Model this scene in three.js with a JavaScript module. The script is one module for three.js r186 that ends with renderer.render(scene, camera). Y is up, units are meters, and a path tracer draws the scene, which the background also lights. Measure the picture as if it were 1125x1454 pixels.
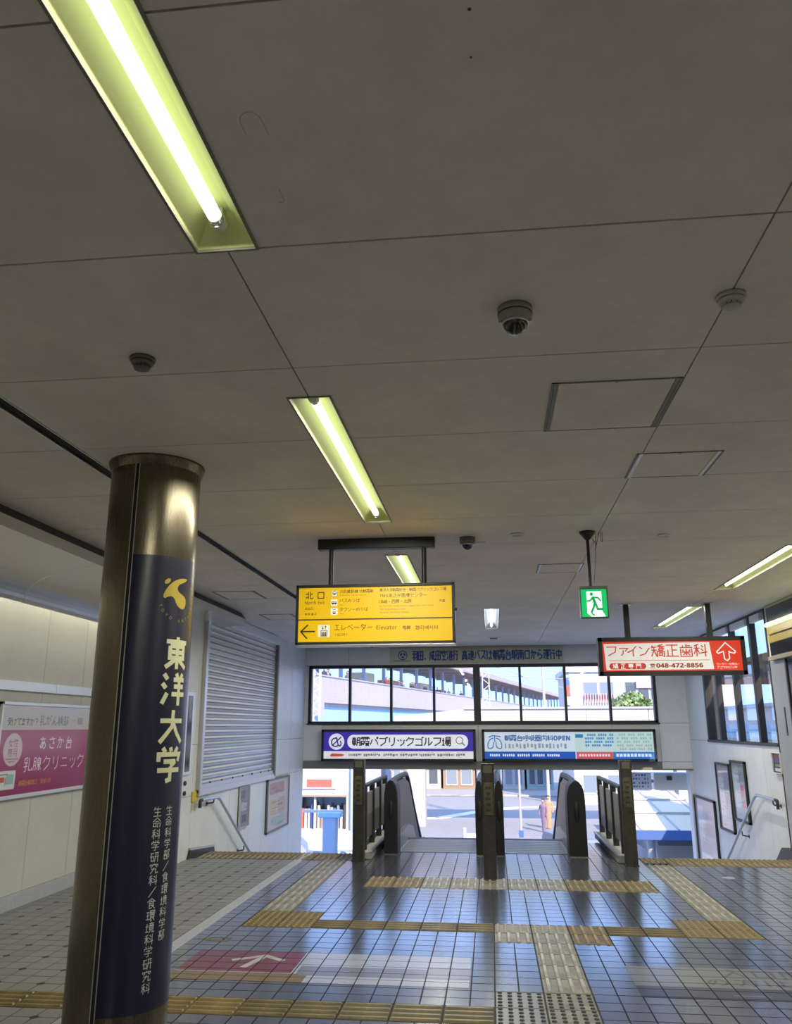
import * as THREE from 'three';
import { mergeGeometries } from 'three/addons/utils/BufferGeometryUtils.js';
import { RoundedBoxGeometry } from 'three/addons/geometries/RoundedBoxGeometry.js';
import { RectAreaLightUniformsLib } from 'three/addons/lights/RectAreaLightUniformsLib.js';

// ---------------------------------------------------------------- camera, sky, sun, exposure
const scene = new THREE.Scene();
const camera = new THREE.PerspectiveCamera(64.55, 1125 / 1454, 0.05, 900);
camera.position.set(0, 1.6, 0);
camera.rotation.order = 'YXZ';
camera.rotation.set(0.259, 0.113, -0.002);
camera.focus = 5.5;
camera.userData.fStop = 7;
scene.add(camera);

const renderer = new THREE.WebGLRenderer({ antialias: true });
renderer.toneMapping = THREE.LinearToneMapping;
renderer.toneMappingExposure = 1.15;
renderer.shadowMap.enabled = true;
RectAreaLightUniformsLib.init();

const SKY = { zenith: [0.66, 0.98, 1.75], horizon: [0.76, 1.28, 2.60] };
{
  const w = 64, h = 32, data = new Float32Array(w * h * 4);
  for (let j = 0; j < h; j++) for (let i = 0; i < w; i++) {
    const up = Math.max(0, Math.sin(((j + 0.5) / h - 0.5) * Math.PI)), k = Math.pow(1 - up, 1.3);
    for (let c = 0; c < 3; c++) data[(j * w + i) * 4 + c] = SKY.zenith[c] * (1 - k) + SKY.horizon[c] * k;
    data[(j * w + i) * 4 + 3] = 1;
  }
  const t = new THREE.DataTexture(data, w, h, THREE.RGBAFormat, THREE.FloatType);
  t.mapping = THREE.EquirectangularReflectionMapping; t.magFilter = THREE.LinearFilter; t.needsUpdate = true;
  scene.background = t;
}
const sun = new THREE.DirectionalLight(0xffe6c8, 7.0);
sun.position.set(44, 62, 40); sun.target.position.set(0, -3.6, -50);
sun.castShadow = true; sun.shadow.radius = 1;
Object.assign(sun.shadow.camera, { left: -90, right: 90, top: 90, bottom: -90, near: 1, far: 260 });
scene.add(sun, sun.target);
const TUBE_L = 124;          // radiance of the lamps that stand for the tubes
const TUBE_GLOW = 1.12;      // what the eye sees of a tube

// ---------------------------------------------------------------- helpers
let seed = 12345;
const rnd = () => { seed = (seed * 1664525 + 1013904223) >>> 0; return seed / 4294967296; };
const rr = (a, b) => a + (b - a) * rnd();
const used = new Map();
function numbered(n) { const k = used.get(n) ?? 0; used.set(n, k + 1); return k ? n + '_' + String(k).padStart(3, '0') : n; }
function shade(o) { o.traverse((m) => { if (m.isMesh) { m.castShadow = true; m.receiveShadow = true; } }); return o; }
function thing(name, label, category, pos = [0, 0, 0], turn = 0, group) {
  const o = new THREE.Group(); o.name = numbered(name); o.position.set(...pos); o.rotation.y = turn;
  o.userData = { label, category }; if (group) o.userData.group = group; scene.add(o); return o;
}
function part(parent, name, geo, mat, label) {
  const m = new THREE.Mesh(Array.isArray(geo) ? merge(geo) : geo, mat); m.name = numbered(name); m.castShadow = m.receiveShadow = true;
  if (label) m.userData.label = label; parent.add(m); return m;
}
function struct(name, geo, mat) {
  const m = part(scene, name, geo, mat); m.userData.kind = 'structure'; return m;
}
function copyOf(o, pos, label, group, turn) {
  const c = o.clone(); c.name = numbered(o.name.replace(/_\d{3}$/, '')); c.position.set(...pos); if (turn !== undefined) c.rotation.y = turn;
  c.userData = { ...o.userData }; if (label) c.userData.label = label; if (group) c.userData.group = group;
  c.traverse((q) => { if (q !== c && q.name) q.name = numbered(q.name.replace(/_\d{3}$/, '')); });
  scene.add(c); return c;
}
function merge(list) {
  return mergeGeometries(list.map((g) => { const q = g.index ? g.toNonIndexed() : g; for (const k of Object.keys(q.attributes)) if (!['position', 'normal', 'uv'].includes(k)) q.deleteAttribute(k); return q; }));
}
// box by corner extents, with uv in metres
function bx(x0, x1, y0, y1, z0, z1) {
  const g = new THREE.BoxGeometry(Math.abs(x1 - x0), Math.abs(y1 - y0), Math.abs(z1 - z0)); g.translate((x0 + x1) / 2, (y0 + y1) / 2, (z0 + z1) / 2);
  return metric(g);
}
function rb(x0, x1, y0, y1, z0, z1, r = 0.006, seg = 2) {
  const g = new RoundedBoxGeometry(Math.abs(x1 - x0), Math.abs(y1 - y0), Math.abs(z1 - z0), seg, r); g.translate((x0 + x1) / 2, (y0 + y1) / 2, (z0 + z1) / 2);
  return metric(g);
}
function metric(g, s = 1) {
  const p = g.attributes.position, n = g.attributes.normal, uv = new Float32Array(p.count * 2);
  for (let i = 0; i < p.count; i++) {
    const ax = Math.abs(n.getX(i)), ay = Math.abs(n.getY(i)), az = Math.abs(n.getZ(i));
    const [u, v] = ay >= ax && ay >= az ? [p.getX(i), -p.getZ(i)] : ax >= az ? [-p.getZ(i), p.getY(i)] : [p.getX(i), p.getY(i)];
    uv[i * 2] = u * s; uv[i * 2 + 1] = v * s;
  }
  g.setAttribute('uv', new THREE.BufferAttribute(uv, 2)); return g;
}
// a plane face with plain 0..1 uv for print: centre, size, facing +z then turned
function facePlate(w, h, t = 0.004) {
  const g = new THREE.BoxGeometry(w, h, t);
  const uv = g.attributes.uv, nn = g.attributes.normal;
  for (let i = 0; i < uv.count; i++) if (nn.getZ(i) < 0.5) uv.setXY(i, 0.002, 0.002);
  return g;
}
function cyl(r0, r1, h, x, y, z, seg = 20, axis = 'y') {
  const g = new THREE.CylinderGeometry(r0, r1, h, seg); if (axis === 'x') g.rotateZ(Math.PI / 2); if (axis === 'z') g.rotateX(Math.PI / 2);
  g.translate(x, y, z); return g;
}
function tube(pts, r, seg = 8, n = pts.length * 6, closed = false, tension = 0.0) {
  const c = new THREE.CatmullRomCurve3(pts.map((q) => new THREE.Vector3(...q)), closed, 'catmullrom', tension);
  return new THREE.TubeGeometry(c, n, r, seg, closed);
}
// straight runs with rounded bends
function pipe(pts, r, bend = 0.05, seg = 10) {
  const path = new THREE.CurvePath(), v = pts.map((q) => new THREE.Vector3(...q));
  let from = v[0];
  for (let i = 1; i < v.length; i++) {
    if (i === v.length - 1) { path.add(new THREE.LineCurve3(from, v[i])); break; }
    const a = v[i].clone().sub(v[i - 1]).normalize(), b = v[i + 1].clone().sub(v[i]).normalize();
    const p = v[i].clone().addScaledVector(a, -bend), q = v[i].clone().addScaledVector(b, bend);
    path.add(new THREE.LineCurve3(from, p)); path.add(new THREE.QuadraticBezierCurve3(p, v[i], q)); from = q;
  }
  return new THREE.TubeGeometry(path, pts.length * 14, r, seg, false);
}
function lathe(pts, seg = 32) { return new THREE.LatheGeometry(pts.map(([r, y]) => new THREE.Vector2(r, y)), seg); }
function extrudeX(shapePts, x0, x1, bevel = 0) {           // profile in (z, y), swept along x
  const s = new THREE.Shape(shapePts.map(([z, y]) => new THREE.Vector2(-z, y)));
  const g = new THREE.ExtrudeGeometry(s, { depth: x1 - x0 - 2 * bevel, bevelEnabled: bevel > 0, bevelSize: bevel, bevelThickness: bevel, bevelSegments: 2, curveSegments: 12 });
  g.rotateY(Math.PI / 2); g.translate(x0 + bevel, 0, 0); return metric(g);   // shape x -> -z
}
function extrudeZ(shapePts, z0, z1) {                      // profile in (x, y), swept along z from z0 (far) to z1 (near)
  const s = new THREE.Shape(shapePts.map(([x, y]) => new THREE.Vector2(x, y)));
  const g = new THREE.ExtrudeGeometry(s, { depth: z1 - z0, bevelEnabled: false }); g.translate(0, 0, z0); return metric(g);
}

// ---------------------------------------------------------------- noise textures
function noiseField(n, cells, s0) {
  const G = []; let s = s0; const r = () => { s = (s * 1103515245 + 12345) & 0x7fffffff; return s / 0x7fffffff; };
  for (let i = 0; i < cells * cells; i++) G.push(r());
  const f = new Float32Array(n * n);
  for (let y = 0; y < n; y++) for (let x = 0; x < n; x++) {
    const u = x / n * cells, v = y / n * cells, i = Math.floor(u), j = Math.floor(v); let a = u - i, b = v - j; a = a * a * (3 - 2 * a); b = b * b * (3 - 2 * b);
    const g = (p, q) => G[(q % cells) * cells + (p % cells)];
    f[y * n + x] = (g(i, j) * (1 - a) + g(i + 1, j) * a) * (1 - b) + (g(i, j + 1) * (1 - a) + g(i + 1, j + 1) * a) * b;
  }
  return f;
}
function mottled(n, layers, seed0, stretch) {
  const sum = new Float32Array(n * n);
  layers.forEach(([cells, w], k) => { const f = noiseField(n, cells, seed0 + k * 77); for (let i = 0; i < sum.length; i++) sum[i] += (f[i] - 0.5) * w; });
  if (stretch) { const out = new Float32Array(n * n); for (let y = 0; y < n; y++) for (let x = 0; x < n; x++) out[y * n + x] = sum[Math.floor(y / stretch) * n + x]; return out; }
  return sum;
}
function greyTex(field, n, base, amp, srgb = true, repeat = 1) {
  const d = new Uint8Array(n * n * 4);
  for (let i = 0; i < n * n; i++) { const v = Math.max(0, Math.min(255, (base + field[i] * amp) * 255)); d[i * 4] = d[i * 4 + 1] = d[i * 4 + 2] = v; d[i * 4 + 3] = 255; }
  const t = new THREE.DataTexture(d, n, n); t.wrapS = t.wrapT = THREE.RepeatWrapping; t.magFilter = THREE.LinearFilter; t.minFilter = THREE.LinearFilter;
  if (srgb) t.colorSpace = THREE.SRGBColorSpace; t.repeat.set(repeat, repeat); t.needsUpdate = true; return t;
}
const fCloud = mottled(512, [[5, 0.5], [13, 0.35], [37, 0.25], [128, 0.2]], 11);
const fFine = mottled(512, [[32, 0.3], [90, 0.35], [220, 0.35]], 91);
const fBrush = mottled(512, [[128, 0.5], [256, 0.6]], 31, 64);
const fStain = mottled(512, [[4, 0.35], [9, 0.35], [23, 0.4], [61, 0.3]], 57);
const T = {
  ceiling: greyTex(fCloud, 512, 0.955, 0.10, true, 0.42),
  wall: greyTex(fCloud, 512, 0.965, 0.06, true, 0.5),
  tile: greyTex(fFine, 512, 0.93, 0.16, true, 1.3),
  worn: greyTex(fStain, 512, 0.86, 0.42, true, 1.1),
  brush: greyTex(fBrush, 512, 0.82, 0.07, false, 2.2),
  rough: greyTex(fFine, 512, 0.42, 0.20, false, 1.5),
  gloss: greyTex(fStain, 512, 0.33, 0.22, false, 0.6),
  road: greyTex(fFine, 512, 0.92, 0.2, true, 0.3),
};
const mat = (color, roughness = 0.6, o = {}) => new THREE.MeshStandardMaterial({ color, roughness, ...o });
const lin = (r, g, b) => new THREE.Color().setRGB(r, g, b);
const M = {
  ceiling: [0, 1, 2].map((k) => mat(lin(0.83 + k * 0.012, 0.755 + k * 0.012, 0.68 + k * 0.013), 0.75, { map: T.ceiling })),
  void: mat(lin(0.02, 0.02, 0.02), 0.9),
  concrete: mat(lin(0.4, 0.39, 0.37), 0.9, { map: T.wall }),
  wall: mat(lin(0.76, 0.755, 0.72), 0.42, { map: T.wall }),
  wallBeige: mat(lin(0.60, 0.595, 0.54), 0.5, { map: T.wall }),
  farWall: mat(lin(0.80, 0.78, 0.73), 0.5, { map: T.wall }),
  joint: mat(lin(0.07, 0.068, 0.062), 0.9),
  grout: mat(lin(0.05, 0.05, 0.055), 0.85),
  tile: [0, 1, 2, 3].map((k) => new THREE.MeshPhysicalMaterial({ color: lin(0.056 + k * 0.010, 0.059 + k * 0.010, 0.074 + k * 0.011), roughness: 0.22, map: T.tile, clearcoat: 1, clearcoatRoughness: 0.16 })),
  beige: [0, 1, 2].map((k) => mat(lin(0.265 + k * 0.018, 0.262 + k * 0.018, 0.25 + k * 0.017), 0.42, { map: T.tile })),
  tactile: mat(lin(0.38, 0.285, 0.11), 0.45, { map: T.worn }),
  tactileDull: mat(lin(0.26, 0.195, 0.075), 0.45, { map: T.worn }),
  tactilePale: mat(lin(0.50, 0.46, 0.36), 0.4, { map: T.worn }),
  tactileGrey: mat(lin(0.20, 0.20, 0.205), 0.4, { map: T.tile }),
  black: mat(lin(0.018, 0.018, 0.02), 0.45),
  dark: mat(lin(0.035, 0.034, 0.033), 0.5),
  post: mat(lin(0.05, 0.045, 0.038), 0.5, { map: T.worn }),
  rubber: mat(lin(0.012, 0.012, 0.016), 0.5),
  steel: mat(lin(0.50, 0.48, 0.43), 0.3, { metalness: 1, roughnessMap: T.brush }),
  pillar: new THREE.MeshPhysicalMaterial({ color: lin(0.17, 0.145, 0.105), roughness: 0.34, metalness: 1, roughnessMap: T.brush, anisotropy: 0.35 }),
  alu: mat(lin(0.62, 0.62, 0.62), 0.38, { metalness: 1 }),
  aluWhite: mat(lin(0.75, 0.76, 0.78), 0.4, { metalness: 0.5 }),
  cove: mat(lin(0.70, 0.68, 0.64), 0.3, { metalness: 0.75 }),
  stone: mat(lin(0.50, 0.51, 0.55), 0.35, { map: T.tile }),
  white: mat(lin(0.78, 0.78, 0.76), 0.5),
  whitePaint: mat(lin(0.7, 0.69, 0.65), 0.4),
  glass: new THREE.MeshPhysicalMaterial({ color: 0xffffff, roughness: 0.02, transmission: 1, thickness: 0, ior: 1.45 }),
  tintGlass: new THREE.MeshPhysicalMaterial({ color: lin(0.55, 0.53, 0.5), roughness: 0.05, transmission: 1, thickness: 0, ior: 1.45 }),
  reflector: mat(lin(0.80, 0.82, 0.38), 0.42),
  reflectorWhite: mat(lin(0.82, 0.85, 0.86), 0.35),
  trim: mat(lin(0.20, 0.19, 0.16), 0.5),
};
// ---------------------------------------------------------------- lettering: characters drawn as strokes on a 100 x 100 square ("char@x0y0x1y1" places another character as a component)
const GL = {
  '氵': '1806-5022 0834-4048 1294-5262', '木': '5003-5098 0530-9530 4832-0882 5232-9482', '口': '1515-8515-8585-1585-1515',
  '田': '1010-9010-9090-1090-1010 1050-9050 5010-5090', '東': '5002-5098 0817-9217 2230-7830-7865-2265-2230 2248-7848 4866-0894 5266-9294',
  '羊': '2803-4018 7203-6018 1222-8822 1642-8442 0565-9565 5022-5098', '洋': '氵@00004099 羊@34009999', '大': '0534-9534 5003-4850-0696 5240-7070-9696',
  '学': '2003-3016 4802-5214 8002-6818 0842-0822-9222-8442 2542-7242-5256 5256-5292-3596 0666-9466', '生': '2406-0638 2026-9026 5003-5092 1658-8458 0594-9594',
  '命': '5002-0440 5002-9640 3038-7038 1254-4254-4284-1284-1254 5854-8854-8884-7688 5854-5899', '禾': '8004-1518 0534-9534 5012-5098 4836-0878 5236-9478',
  '斗': '1612-4828 1038-4454 0472-9862 7203-7298', '科': '禾@00004899 斗@48009999', '立': '5002-5018 1020-9020 3030-3878 7026-6076 0484-9684',
  '阝': '1504-1598 1504-8204-4844-8462-7480-5082', '部': '立@00006058 口@06526098 阝@60009999',
  '食': '5002-0534 5002-9534 5014-5026 2830-7430-7462-2862 2846-7446 2830-2894-5884 5062-9296 8266-6278', '王': '0812-9212 1448-8648 0490-9690 5012-5090',
  '環': '王@00083692 4205-9605-9624-4224-4205 5905-5924 7805-7824 3636-9936 4845-9045-9062-4862-4845 6662-3686 5474-5498-6892 6864-9696 9070-7678',
  '土': '1236-8836 5005-5092 0492-9692', '境': '土@00103694 6802-6812 4214-9614 5418-5828 8418-8028 3830-9830 4838-9038-9066-4866-4838 4852-9052 5866-5682-3896 7866-7892-9892-9882',
  '石': '0510-9510 4210-0656 3046-8846-8892-3092-3046', '研': '石@00064694 5010-9810 4846-9946 6210-6246-4898 8610-8698',
  '究': '5002-5012 0830-0814-9214-9230 3618-1640 6418-8640 1854-7254-7092-9492-9480 4640-4460-1296', '北': '3806-3896 0434-3834 0482-3872 6606-6690-9690-9674 9228-6644',
  '出': '5003-5092 2016-2048-8048 8016-8048 1056-1092-9092 9056-9092', '方': '5002-5018 0520-9520 4020-3660-1096 3844-8444-7890-6092',
  '面': '0508-9508 5008-4424 1226-8826-8894-1294-1226 3826-3894 6226-6294 3848-6248 3870-6270', '武': '1012-5812 0434-9634 6603-7050-8486-9694-9880 8006-9018 3034-3086 1254-1290 3060-5660 0494-6082',
  '蔵': '0414-9614 3204-3222 6804-6822 1430-9830 1430-1264-0498 6824-7454-8688-9896-9884 8822-6090 2642-5842 2642-2684-6084 2658-5858-5872-2672 4242-4258 4272-4284',
  '里': '1606-8406-8450-1650-1606 1628-8428 5006-5092 1470-8670 0494-9694', '予': '1808-8008-5028 3424-6238 0844-9244-8060 5244-5290-3496', '野': '里@00045296 予@50009999',
  '糸': '4804-2224-4836 7418-1450-8248 6434-8452 5050-5098 3262-1284 6862-8884', '泉': '5002-4014 2016-8016-8044-2044-2016 2030-8030 5046-5090-3894 1256-3856-1288 8850-6262 5856-9494',
  '線': '糸@00004499 泉@44009999', '月': '2006-8006-8092-6494 2006-1860-0498 2034-8034 2060-8060', '朝': '0414-4814 2604-2698 0680-4880 0828-4428-4466-0866-0828 0847-4447 月@52049999',
  '雨': '0805-9205 0628-0616-9416-9428 5005-5038 2222-3622 2232-3632 6422-7822 6432-7832',
  '霞': '0805-9205 0624-0614-9414-9424 5005-5038 2220-3620 2230-3630 6420-7820 6430-7830 0648-4048-4068-0668 0648-0698 0682-4082 5048-9048-9068-5068 5280-9080-5298 5880-9498',
  '馬': '1806-1856-9056-8496-6496 1806-8606 1822-8422 1838-8438 5006-5056 1266-0890 3066-3486 4866-5284 6464-7080', '尺': '1406-8606-8646-1646 1406-1252-0298 5446-7078-9896',
  '駅': '馬@00045496 尺@52049999', '校': '木@00004299 6802-6816 3818-9918 5424-4044 8224-9644 8040-6670-3897 5242-6870-9897',
  '舎': '5002-0434 5002-9634 2830-7230 5030-5056 1044-9044 2260-7860-7894-2294-2260', '場': '土@00083496 4605-9205-9238-4638-4605 4622-9222 3650-9950 5250-3674 4864-9664-9094-7696 6864-4690 8266-6096',
  '医': '9208-0808-0894-9694 3816-2434 3026-8226 2048-8848 5426-5248-2284 5448-8482', '疒': '5002-5014 1816-9816 1816-1660-0297 0230-1046 0264-1658',
  '療': '疒@00009999 3026-9426 6018-5430-3050 6630-9450 4446-8046-8072-4472-4446 4459-8059 6272-6294-5294 4678-3892 7876-9092',
  '浜': '氵@00004099 8404-4818-4866 4834-9434 7834-7866 3866-9966 5474-3896 8074-9696', '山': '5006-5082 1034-1086-9086 9034-9086',
  '奇': '0524-9524 5004-4822-2444 5224-8042 0450-9650 1862-5262-5286-1886-1862 7850-7892-6094', '崎': '山@00104292 奇@38009999',
  '西': '0508-9508 1030-9030-9092-1092-1030 3808-3650-2462 6208-6256-7660', '原': '1006-9606 1006-1056-0297 5408-4420 2822-8822-8856-2856-2822 2838-8838 5656-5690-4494 3466-2288 7466-9486',
  '行': '3202-0428 3628-0456 2244-2298 4814-9414 4040-9940 7640-7690-5694', '电': '1418-8418-8470-1470-1418 1444-8444 5003-5086-6092-9692-9476',
  '梯': '木@00003899 5203-6016 8602-7816 4420-9020-9040-4840-4460-9660-9278-8078 6820-6898 6660-4088', '矢': '2604-1030 2020-9020 0444-9644 5020-4650-0697 5246-9496',
  '矯': '矢@00044296 8602-5210 4218-9918 7006-5640 7220-9638 5632-8232-8246-5646-5632 4498-4456-9456-9492-8494 5866-8066-8084-5884-5866', '正': '0808-9208 5008-5092 5046-8446 2042-2092 0492-9692',
  '歯': '5002-5026 5014-8014 2610-2626 0428-9628 1038-1094-9094-9038 5038-5086 2044-3454 8044-6654 1862-8262 4864-2684 5264-7684', '専': '0412-9612 5002-5048 1622-8422-8448-1648-1622 1635-8435 0460-9660 7050-7092-5096 2470-3884',
  '門': '0806-0898 0806-4206-4244-0844 0825-4225 5806-9206-9290-8094 5806-5844-9244 5825-9225', '羽': '0610-4210-4290-2894 1428-2644 0676-4056 5410-9210-9290-7694 6228-7644 5276-9256',
  '成': '1420-9420 1420-1456-0297 1446-4446-4476-3078 5604-6450-8086-9694-9680 8846-5092 7604-8814', '空': '5002-5012 0828-0814-9214-9228 3818-1640 6218-6236-8836 2052-8052 5052-5092 0892-9292',
  '港': '氵@00003899 5204-5240 8004-8040 4018-9818 3640-9940 5442-3662 8042-9862 4858-8458-8474-4874 4858-4892-9492-9480', '高': '5002-5014 0616-9416 2826-7226-7242-2842-2826 1298-1252-8852-8892-7696 3264-6864-6884-3284-3264',
  '辶': '1006-2620 0438-2438-1678 0290-1878-3888-9994', '速': '辶@00009999 3816-9816 6804-6882 4628-9028-9050-4650-4628 6652-3876 7052-9674', '台': '4404-1840-8236 6620-9248 1854-8254-8294-1894-1854',
  '南': '0414-9614 5003-5034 1298-1234-8834-8892-7696 3640-4250 6440-5850 2856-7256 2872-7272 5056-5096', '運': '辶@00009999 3618-3608-9808-9818 4020-9620 4830-8830-8856-4856-4830 4843-8843 6810-6884 3868-9868',
  '中': '1224-8824-8862-1262-1224 5003-5098', '受': '8404-1410 1816-2630 4814-5228 8412-7028 0646-0634-9434-9446 2252-7452-4280-0898 2856-5878-9498',
  '乳': '4804-0612 0818-1230 2616-3028 4812-4228 0838-4438-2852 2852-2892-1496 0466-5060 6404-6488-9888-9874', '検': '木@00003499 6602-3830 6602-9930 5030-8230 4442-9042-9062-4462-4442 6630-6664-3697 6864-9897',
  '診': '0414-3814 1204-2804 0828-3428 0842-3442 0858-3458-3490-0890-0858 6802-4236 6802-9932 7434-4856 8046-4676 9058-4498', '女': '4204-2458-8696 7434-5878-1098 0434-9634',
  '性': '2002-2098 0826-0448 3020-3634 生@36009999', '用': '1606-8806-8890-7294 1606-1458-0498 1634-8834 1660-8860 5206-5296', '腺': '月@00043696 泉@38009999',
  '徒': '3002-0424 3224-0450 2040-2098 6804-6846 4224-9824 3846-9946 6846-6890 6868-9468 5060-5076-3898 4880-6890-9894', '歩': '5003-5044 5020-8420 2416-2444 0446-9646 5050-5076-3880 2456-1274 7854-9068 8870-5490-1498',
  '分': '4004-2834-0448 6004-7434-9648 2448-7448-7092-5494 4848-3878-1096', '右': '0424-9624 4403-3250-0480 3050-8650-8692-3092-3050',
  '側': '2402-0442 1630-1698 3608-6408-6466-3666-3608 3628-6428 3648-6448 4270-3094 5670-6688 7812-7876 9404-9492-8096', '沿': '氵@00003899 5206-4636 7206-7630-9636 4450-9050-9092-4492-4450',
  '呼': '口@00183274 9206-4416 4624-5040 9022-8440 3652-9952 6816-6890-5094', '吸': '口@00183274 4010-8410-7638-9438-8064-3898 5410-5250-3496 5430-6870-9898',
  '器': '1206-4206-4232-1232-1206 5806-8806-8832-5832-5806 0446-9646 5036-4050-0664 5448-9464 1268-4268-4296-1296-1268 5868-8868-8896-5896-5868', '内': '1018-9018-9090-7694 1018-1098 5003-4850-2476 5044-7676',
  '間': '門@00009999 3456-6656-6690-3490-3456 3473-6673', '入': '3410-5210-5430-9496 5230-0696',
  'バ': '3020-2060-0684 6020-8050-9484 7404-8018 8602-9616', 'パ': '3024-2060-0684 6024-8050-9484 8004-9004-9016-8016-8004', 'ス': '1610-8010-6050-0892 5656-9292', 'の': '5014-4060-2482-1060-3024-6416-9048-8078-5692',
  'り': '2806-2656-3460 7204-7650-6080-3896', 'ば': '1006-0860-1296 3628-9428 7006-7084-5092-4080-6072-9492 8400-9012 9400-9910', 'タ': '4203-0648 3620-8820-7660-2498 3044-6664', 'ク': '4203-0646 3820-8820-7660-2098',
  'シ': '2010-4020 0834-3046 1694-6080-9424', 'ー': '0650-9450', 'エ': '1414-8614 5014-5086 0686-9486', 'レ': '2408-2490-6474-9444', 'ベ': '0460-3426-9684 6414-7228 7806-8820', 'ブ': '0818-8018-7460-2096 8202-9016 9400-9914',
  'リ': '2208-2260 7605-7650-6880-4096', 'ッ': '1430-2450 4426-5446 8628-7870-4096', 'ゴ': '1024-8024-8090 0688-8890 8002-9016 9200-9914', 'ル': '2610-2660-0692 5608-5688-7676-9650', 'フ': '0814-8814-8060-2096',
  'ァ': '1428-8628-6456 4844-4478-2896', 'イ': '8405-5440-0862 5440-5498', 'ン': '1014-3632 1290-6074-9424', 'ロ': '1616-8416-8486-1686-1616', 'ビ': '2008-2084-3490-9088 2050-8036 7804-8818 8802-9816', 'ア': '0812-9212-6440 5030-4870-2498',
  'ニ': '1824-8224 0678-9478', 'ラ': '2010-8010 0834-8834-8070-3496', 'セ': '0440-9230-7256 3206-3280-4490-8890', 'あ': '1020-8018 4204-3850-5288 7030-5070-2486-1272-3450-7046-9068-8086-6094', 'さ': '1024-9018 4604-8054-6052 2258-2080-4092-8090',
  'か': '0430-6026-6050-5288-3884 3404-2860-0494 7620-9650', 'は': '1006-0860-1296 3628-9428 7006-7084-5092-4080-6072-9492', 'ら': '3004-6414 2428-2060-5046-8460-7684-3094', 'け': '1006-0860-1292 3630-9630 7404-7660-5296',
  'て': '0614-9410-5040-5280-8494', 'ま': '1418-8618 1838-8238 5004-5080-3090-1880-4072-8890', 'す': '0420-9620 5804-5864-3864-3846-5846 5856-5682-3097', 'が': '0430-5626-5650-4888-3484 3004-2460-0494 7024-8650 7602-8616 8800-9814',
  'ん': '5204-0894-3856-5060-5690-7490-9664', 'い': '1418-1670-3284-4270 7422-9066', '、': '1872-3690', '・': '4446-5646-5656-4456-4446', '／': '9004-1096', '？': '2026-3408-6808-8026-7444-5052-5066 4888-5288', '（': '7002-5030-5070-7098', '）': '3002-5030-5070-3098',
  '엘': '3008-1024-3040-4824-3008 5626-7026 7006-7044 8804-8846 2054-8854-8872-2072-2092-9092', '리': '0814-5014-5040-0840-0870-5868 7804-7898', '베': '1014-1070-4870-4814 1042-4842 5844-7044 7008-7094 8804-8898', '이': '3018-1046-3074-5046-3018 7804-7898',
  '터': '5018-1018-1074-5870 1046-4846 5846-7846 7804-7898', '북': '2006-2042-8042-8006 2024-8024 0854-9254 5054-5066 1872-8272-8298', '쪽': '1008-4408-1038 5608-9008-5838 7808-9638 3008-4638 5044-5056 0858-9258 1872-8272-8298', '출': '4402-5602 1612-8412 5012-1434 5012-8634 0842-9242 5042-5056 2060-8060-8076-2076-2094-8494', '구': '1614-8414-8050 0458-9658 5058-5096',
  '☎': '0434-0422-2412-7812-9622-9634-7434-7424-2624-2634-0434 3030-1490-8690-7030-3030 5046-6460-5074-3660-5046',
};
function strokesOf(ch) {
  const out = [];
  for (const tok of (GL[ch] || '').split(' ')) {
    if (!tok) continue;
    if (tok[1] === '@') {
      const b = tok.slice(2).match(/../g).map(Number), w = (b[2] - b[0]) / 100, h = (b[3] - b[1]) / 100;
      for (const s of strokesOf(tok[0])) out.push(s.map(([x, y]) => [b[0] + x * w, b[1] + y * h]));
    } else out.push(tok.split('-').map((q) => [Number(q.slice(0, 2)), Number(q.slice(2))]));
  }
  return out;
}
// x, y = top left of the first square; size = square; track = advance / size
function write(c, text, x, y, size, { color = '#000', lw = 0.09, vertical = false, track = 1.06, sx = 1, bold = false } = {}) {
  c.save(); c.strokeStyle = c.fillStyle = color; c.lineJoin = 'miter'; c.miterLimit = 3; c.lineCap = 'butt'; c.lineWidth = size * lw;
  for (const ch of text) {
    if (GL[ch]) {
      for (const s of strokesOf(ch)) {
        c.beginPath(); s.forEach(([u, v], i) => { const px = x + (u / 100) * size * sx, py = y + (v / 100) * size; i ? c.lineTo(px, py) : c.moveTo(px, py); }); c.stroke();
      }
      if (vertical) y += size * track; else x += size * track * sx;
    } else {
      c.save(); c.font = (bold ? 'bold ' : '') + size * 1.02 + 'px sans-serif'; c.textBaseline = 'alphabetic'; c.translate(x, y + size * 0.88); c.scale(sx, 1);
      if (bold) { c.lineWidth = size * 0.06; c.strokeText(ch, 0, 0); }
      c.fillText(ch, 0, 0); const w = c.measureText(ch).width * sx; c.restore();
      if (vertical) y += size * track; else x += w + size * 0.02;
    }
  }
  c.restore(); return x;
}
function canvasTex(w, h, draw) {
  const cv = document.createElement('canvas'); cv.width = w; cv.height = h; const c = cv.getContext('2d'); draw(c, w, h);
  const t = new THREE.CanvasTexture(cv); t.colorSpace = THREE.SRGBColorSpace; t.magFilter = THREE.LinearFilter; t.anisotropy = 8; return t;
}
function rrect(c, x, y, w, h, r) { c.beginPath(); c.moveTo(x + r, y); c.arcTo(x + w, y, x + w, y + h, r); c.arcTo(x + w, y + h, x, y + h, r); c.arcTo(x, y + h, x, y, r); c.arcTo(x, y, x + w, y, r); c.closePath(); }
// ---------------------------------------------------------------- the setting: ceiling, walls, floor
const H = 3.2, ZF = -17, XL = -4.4, XS = -3.85, XR = 3.85;      // ceiling height, far wall, left wall, stair walls
const seamZ = (k) => -(1.444 + 0.962 * k);
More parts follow.
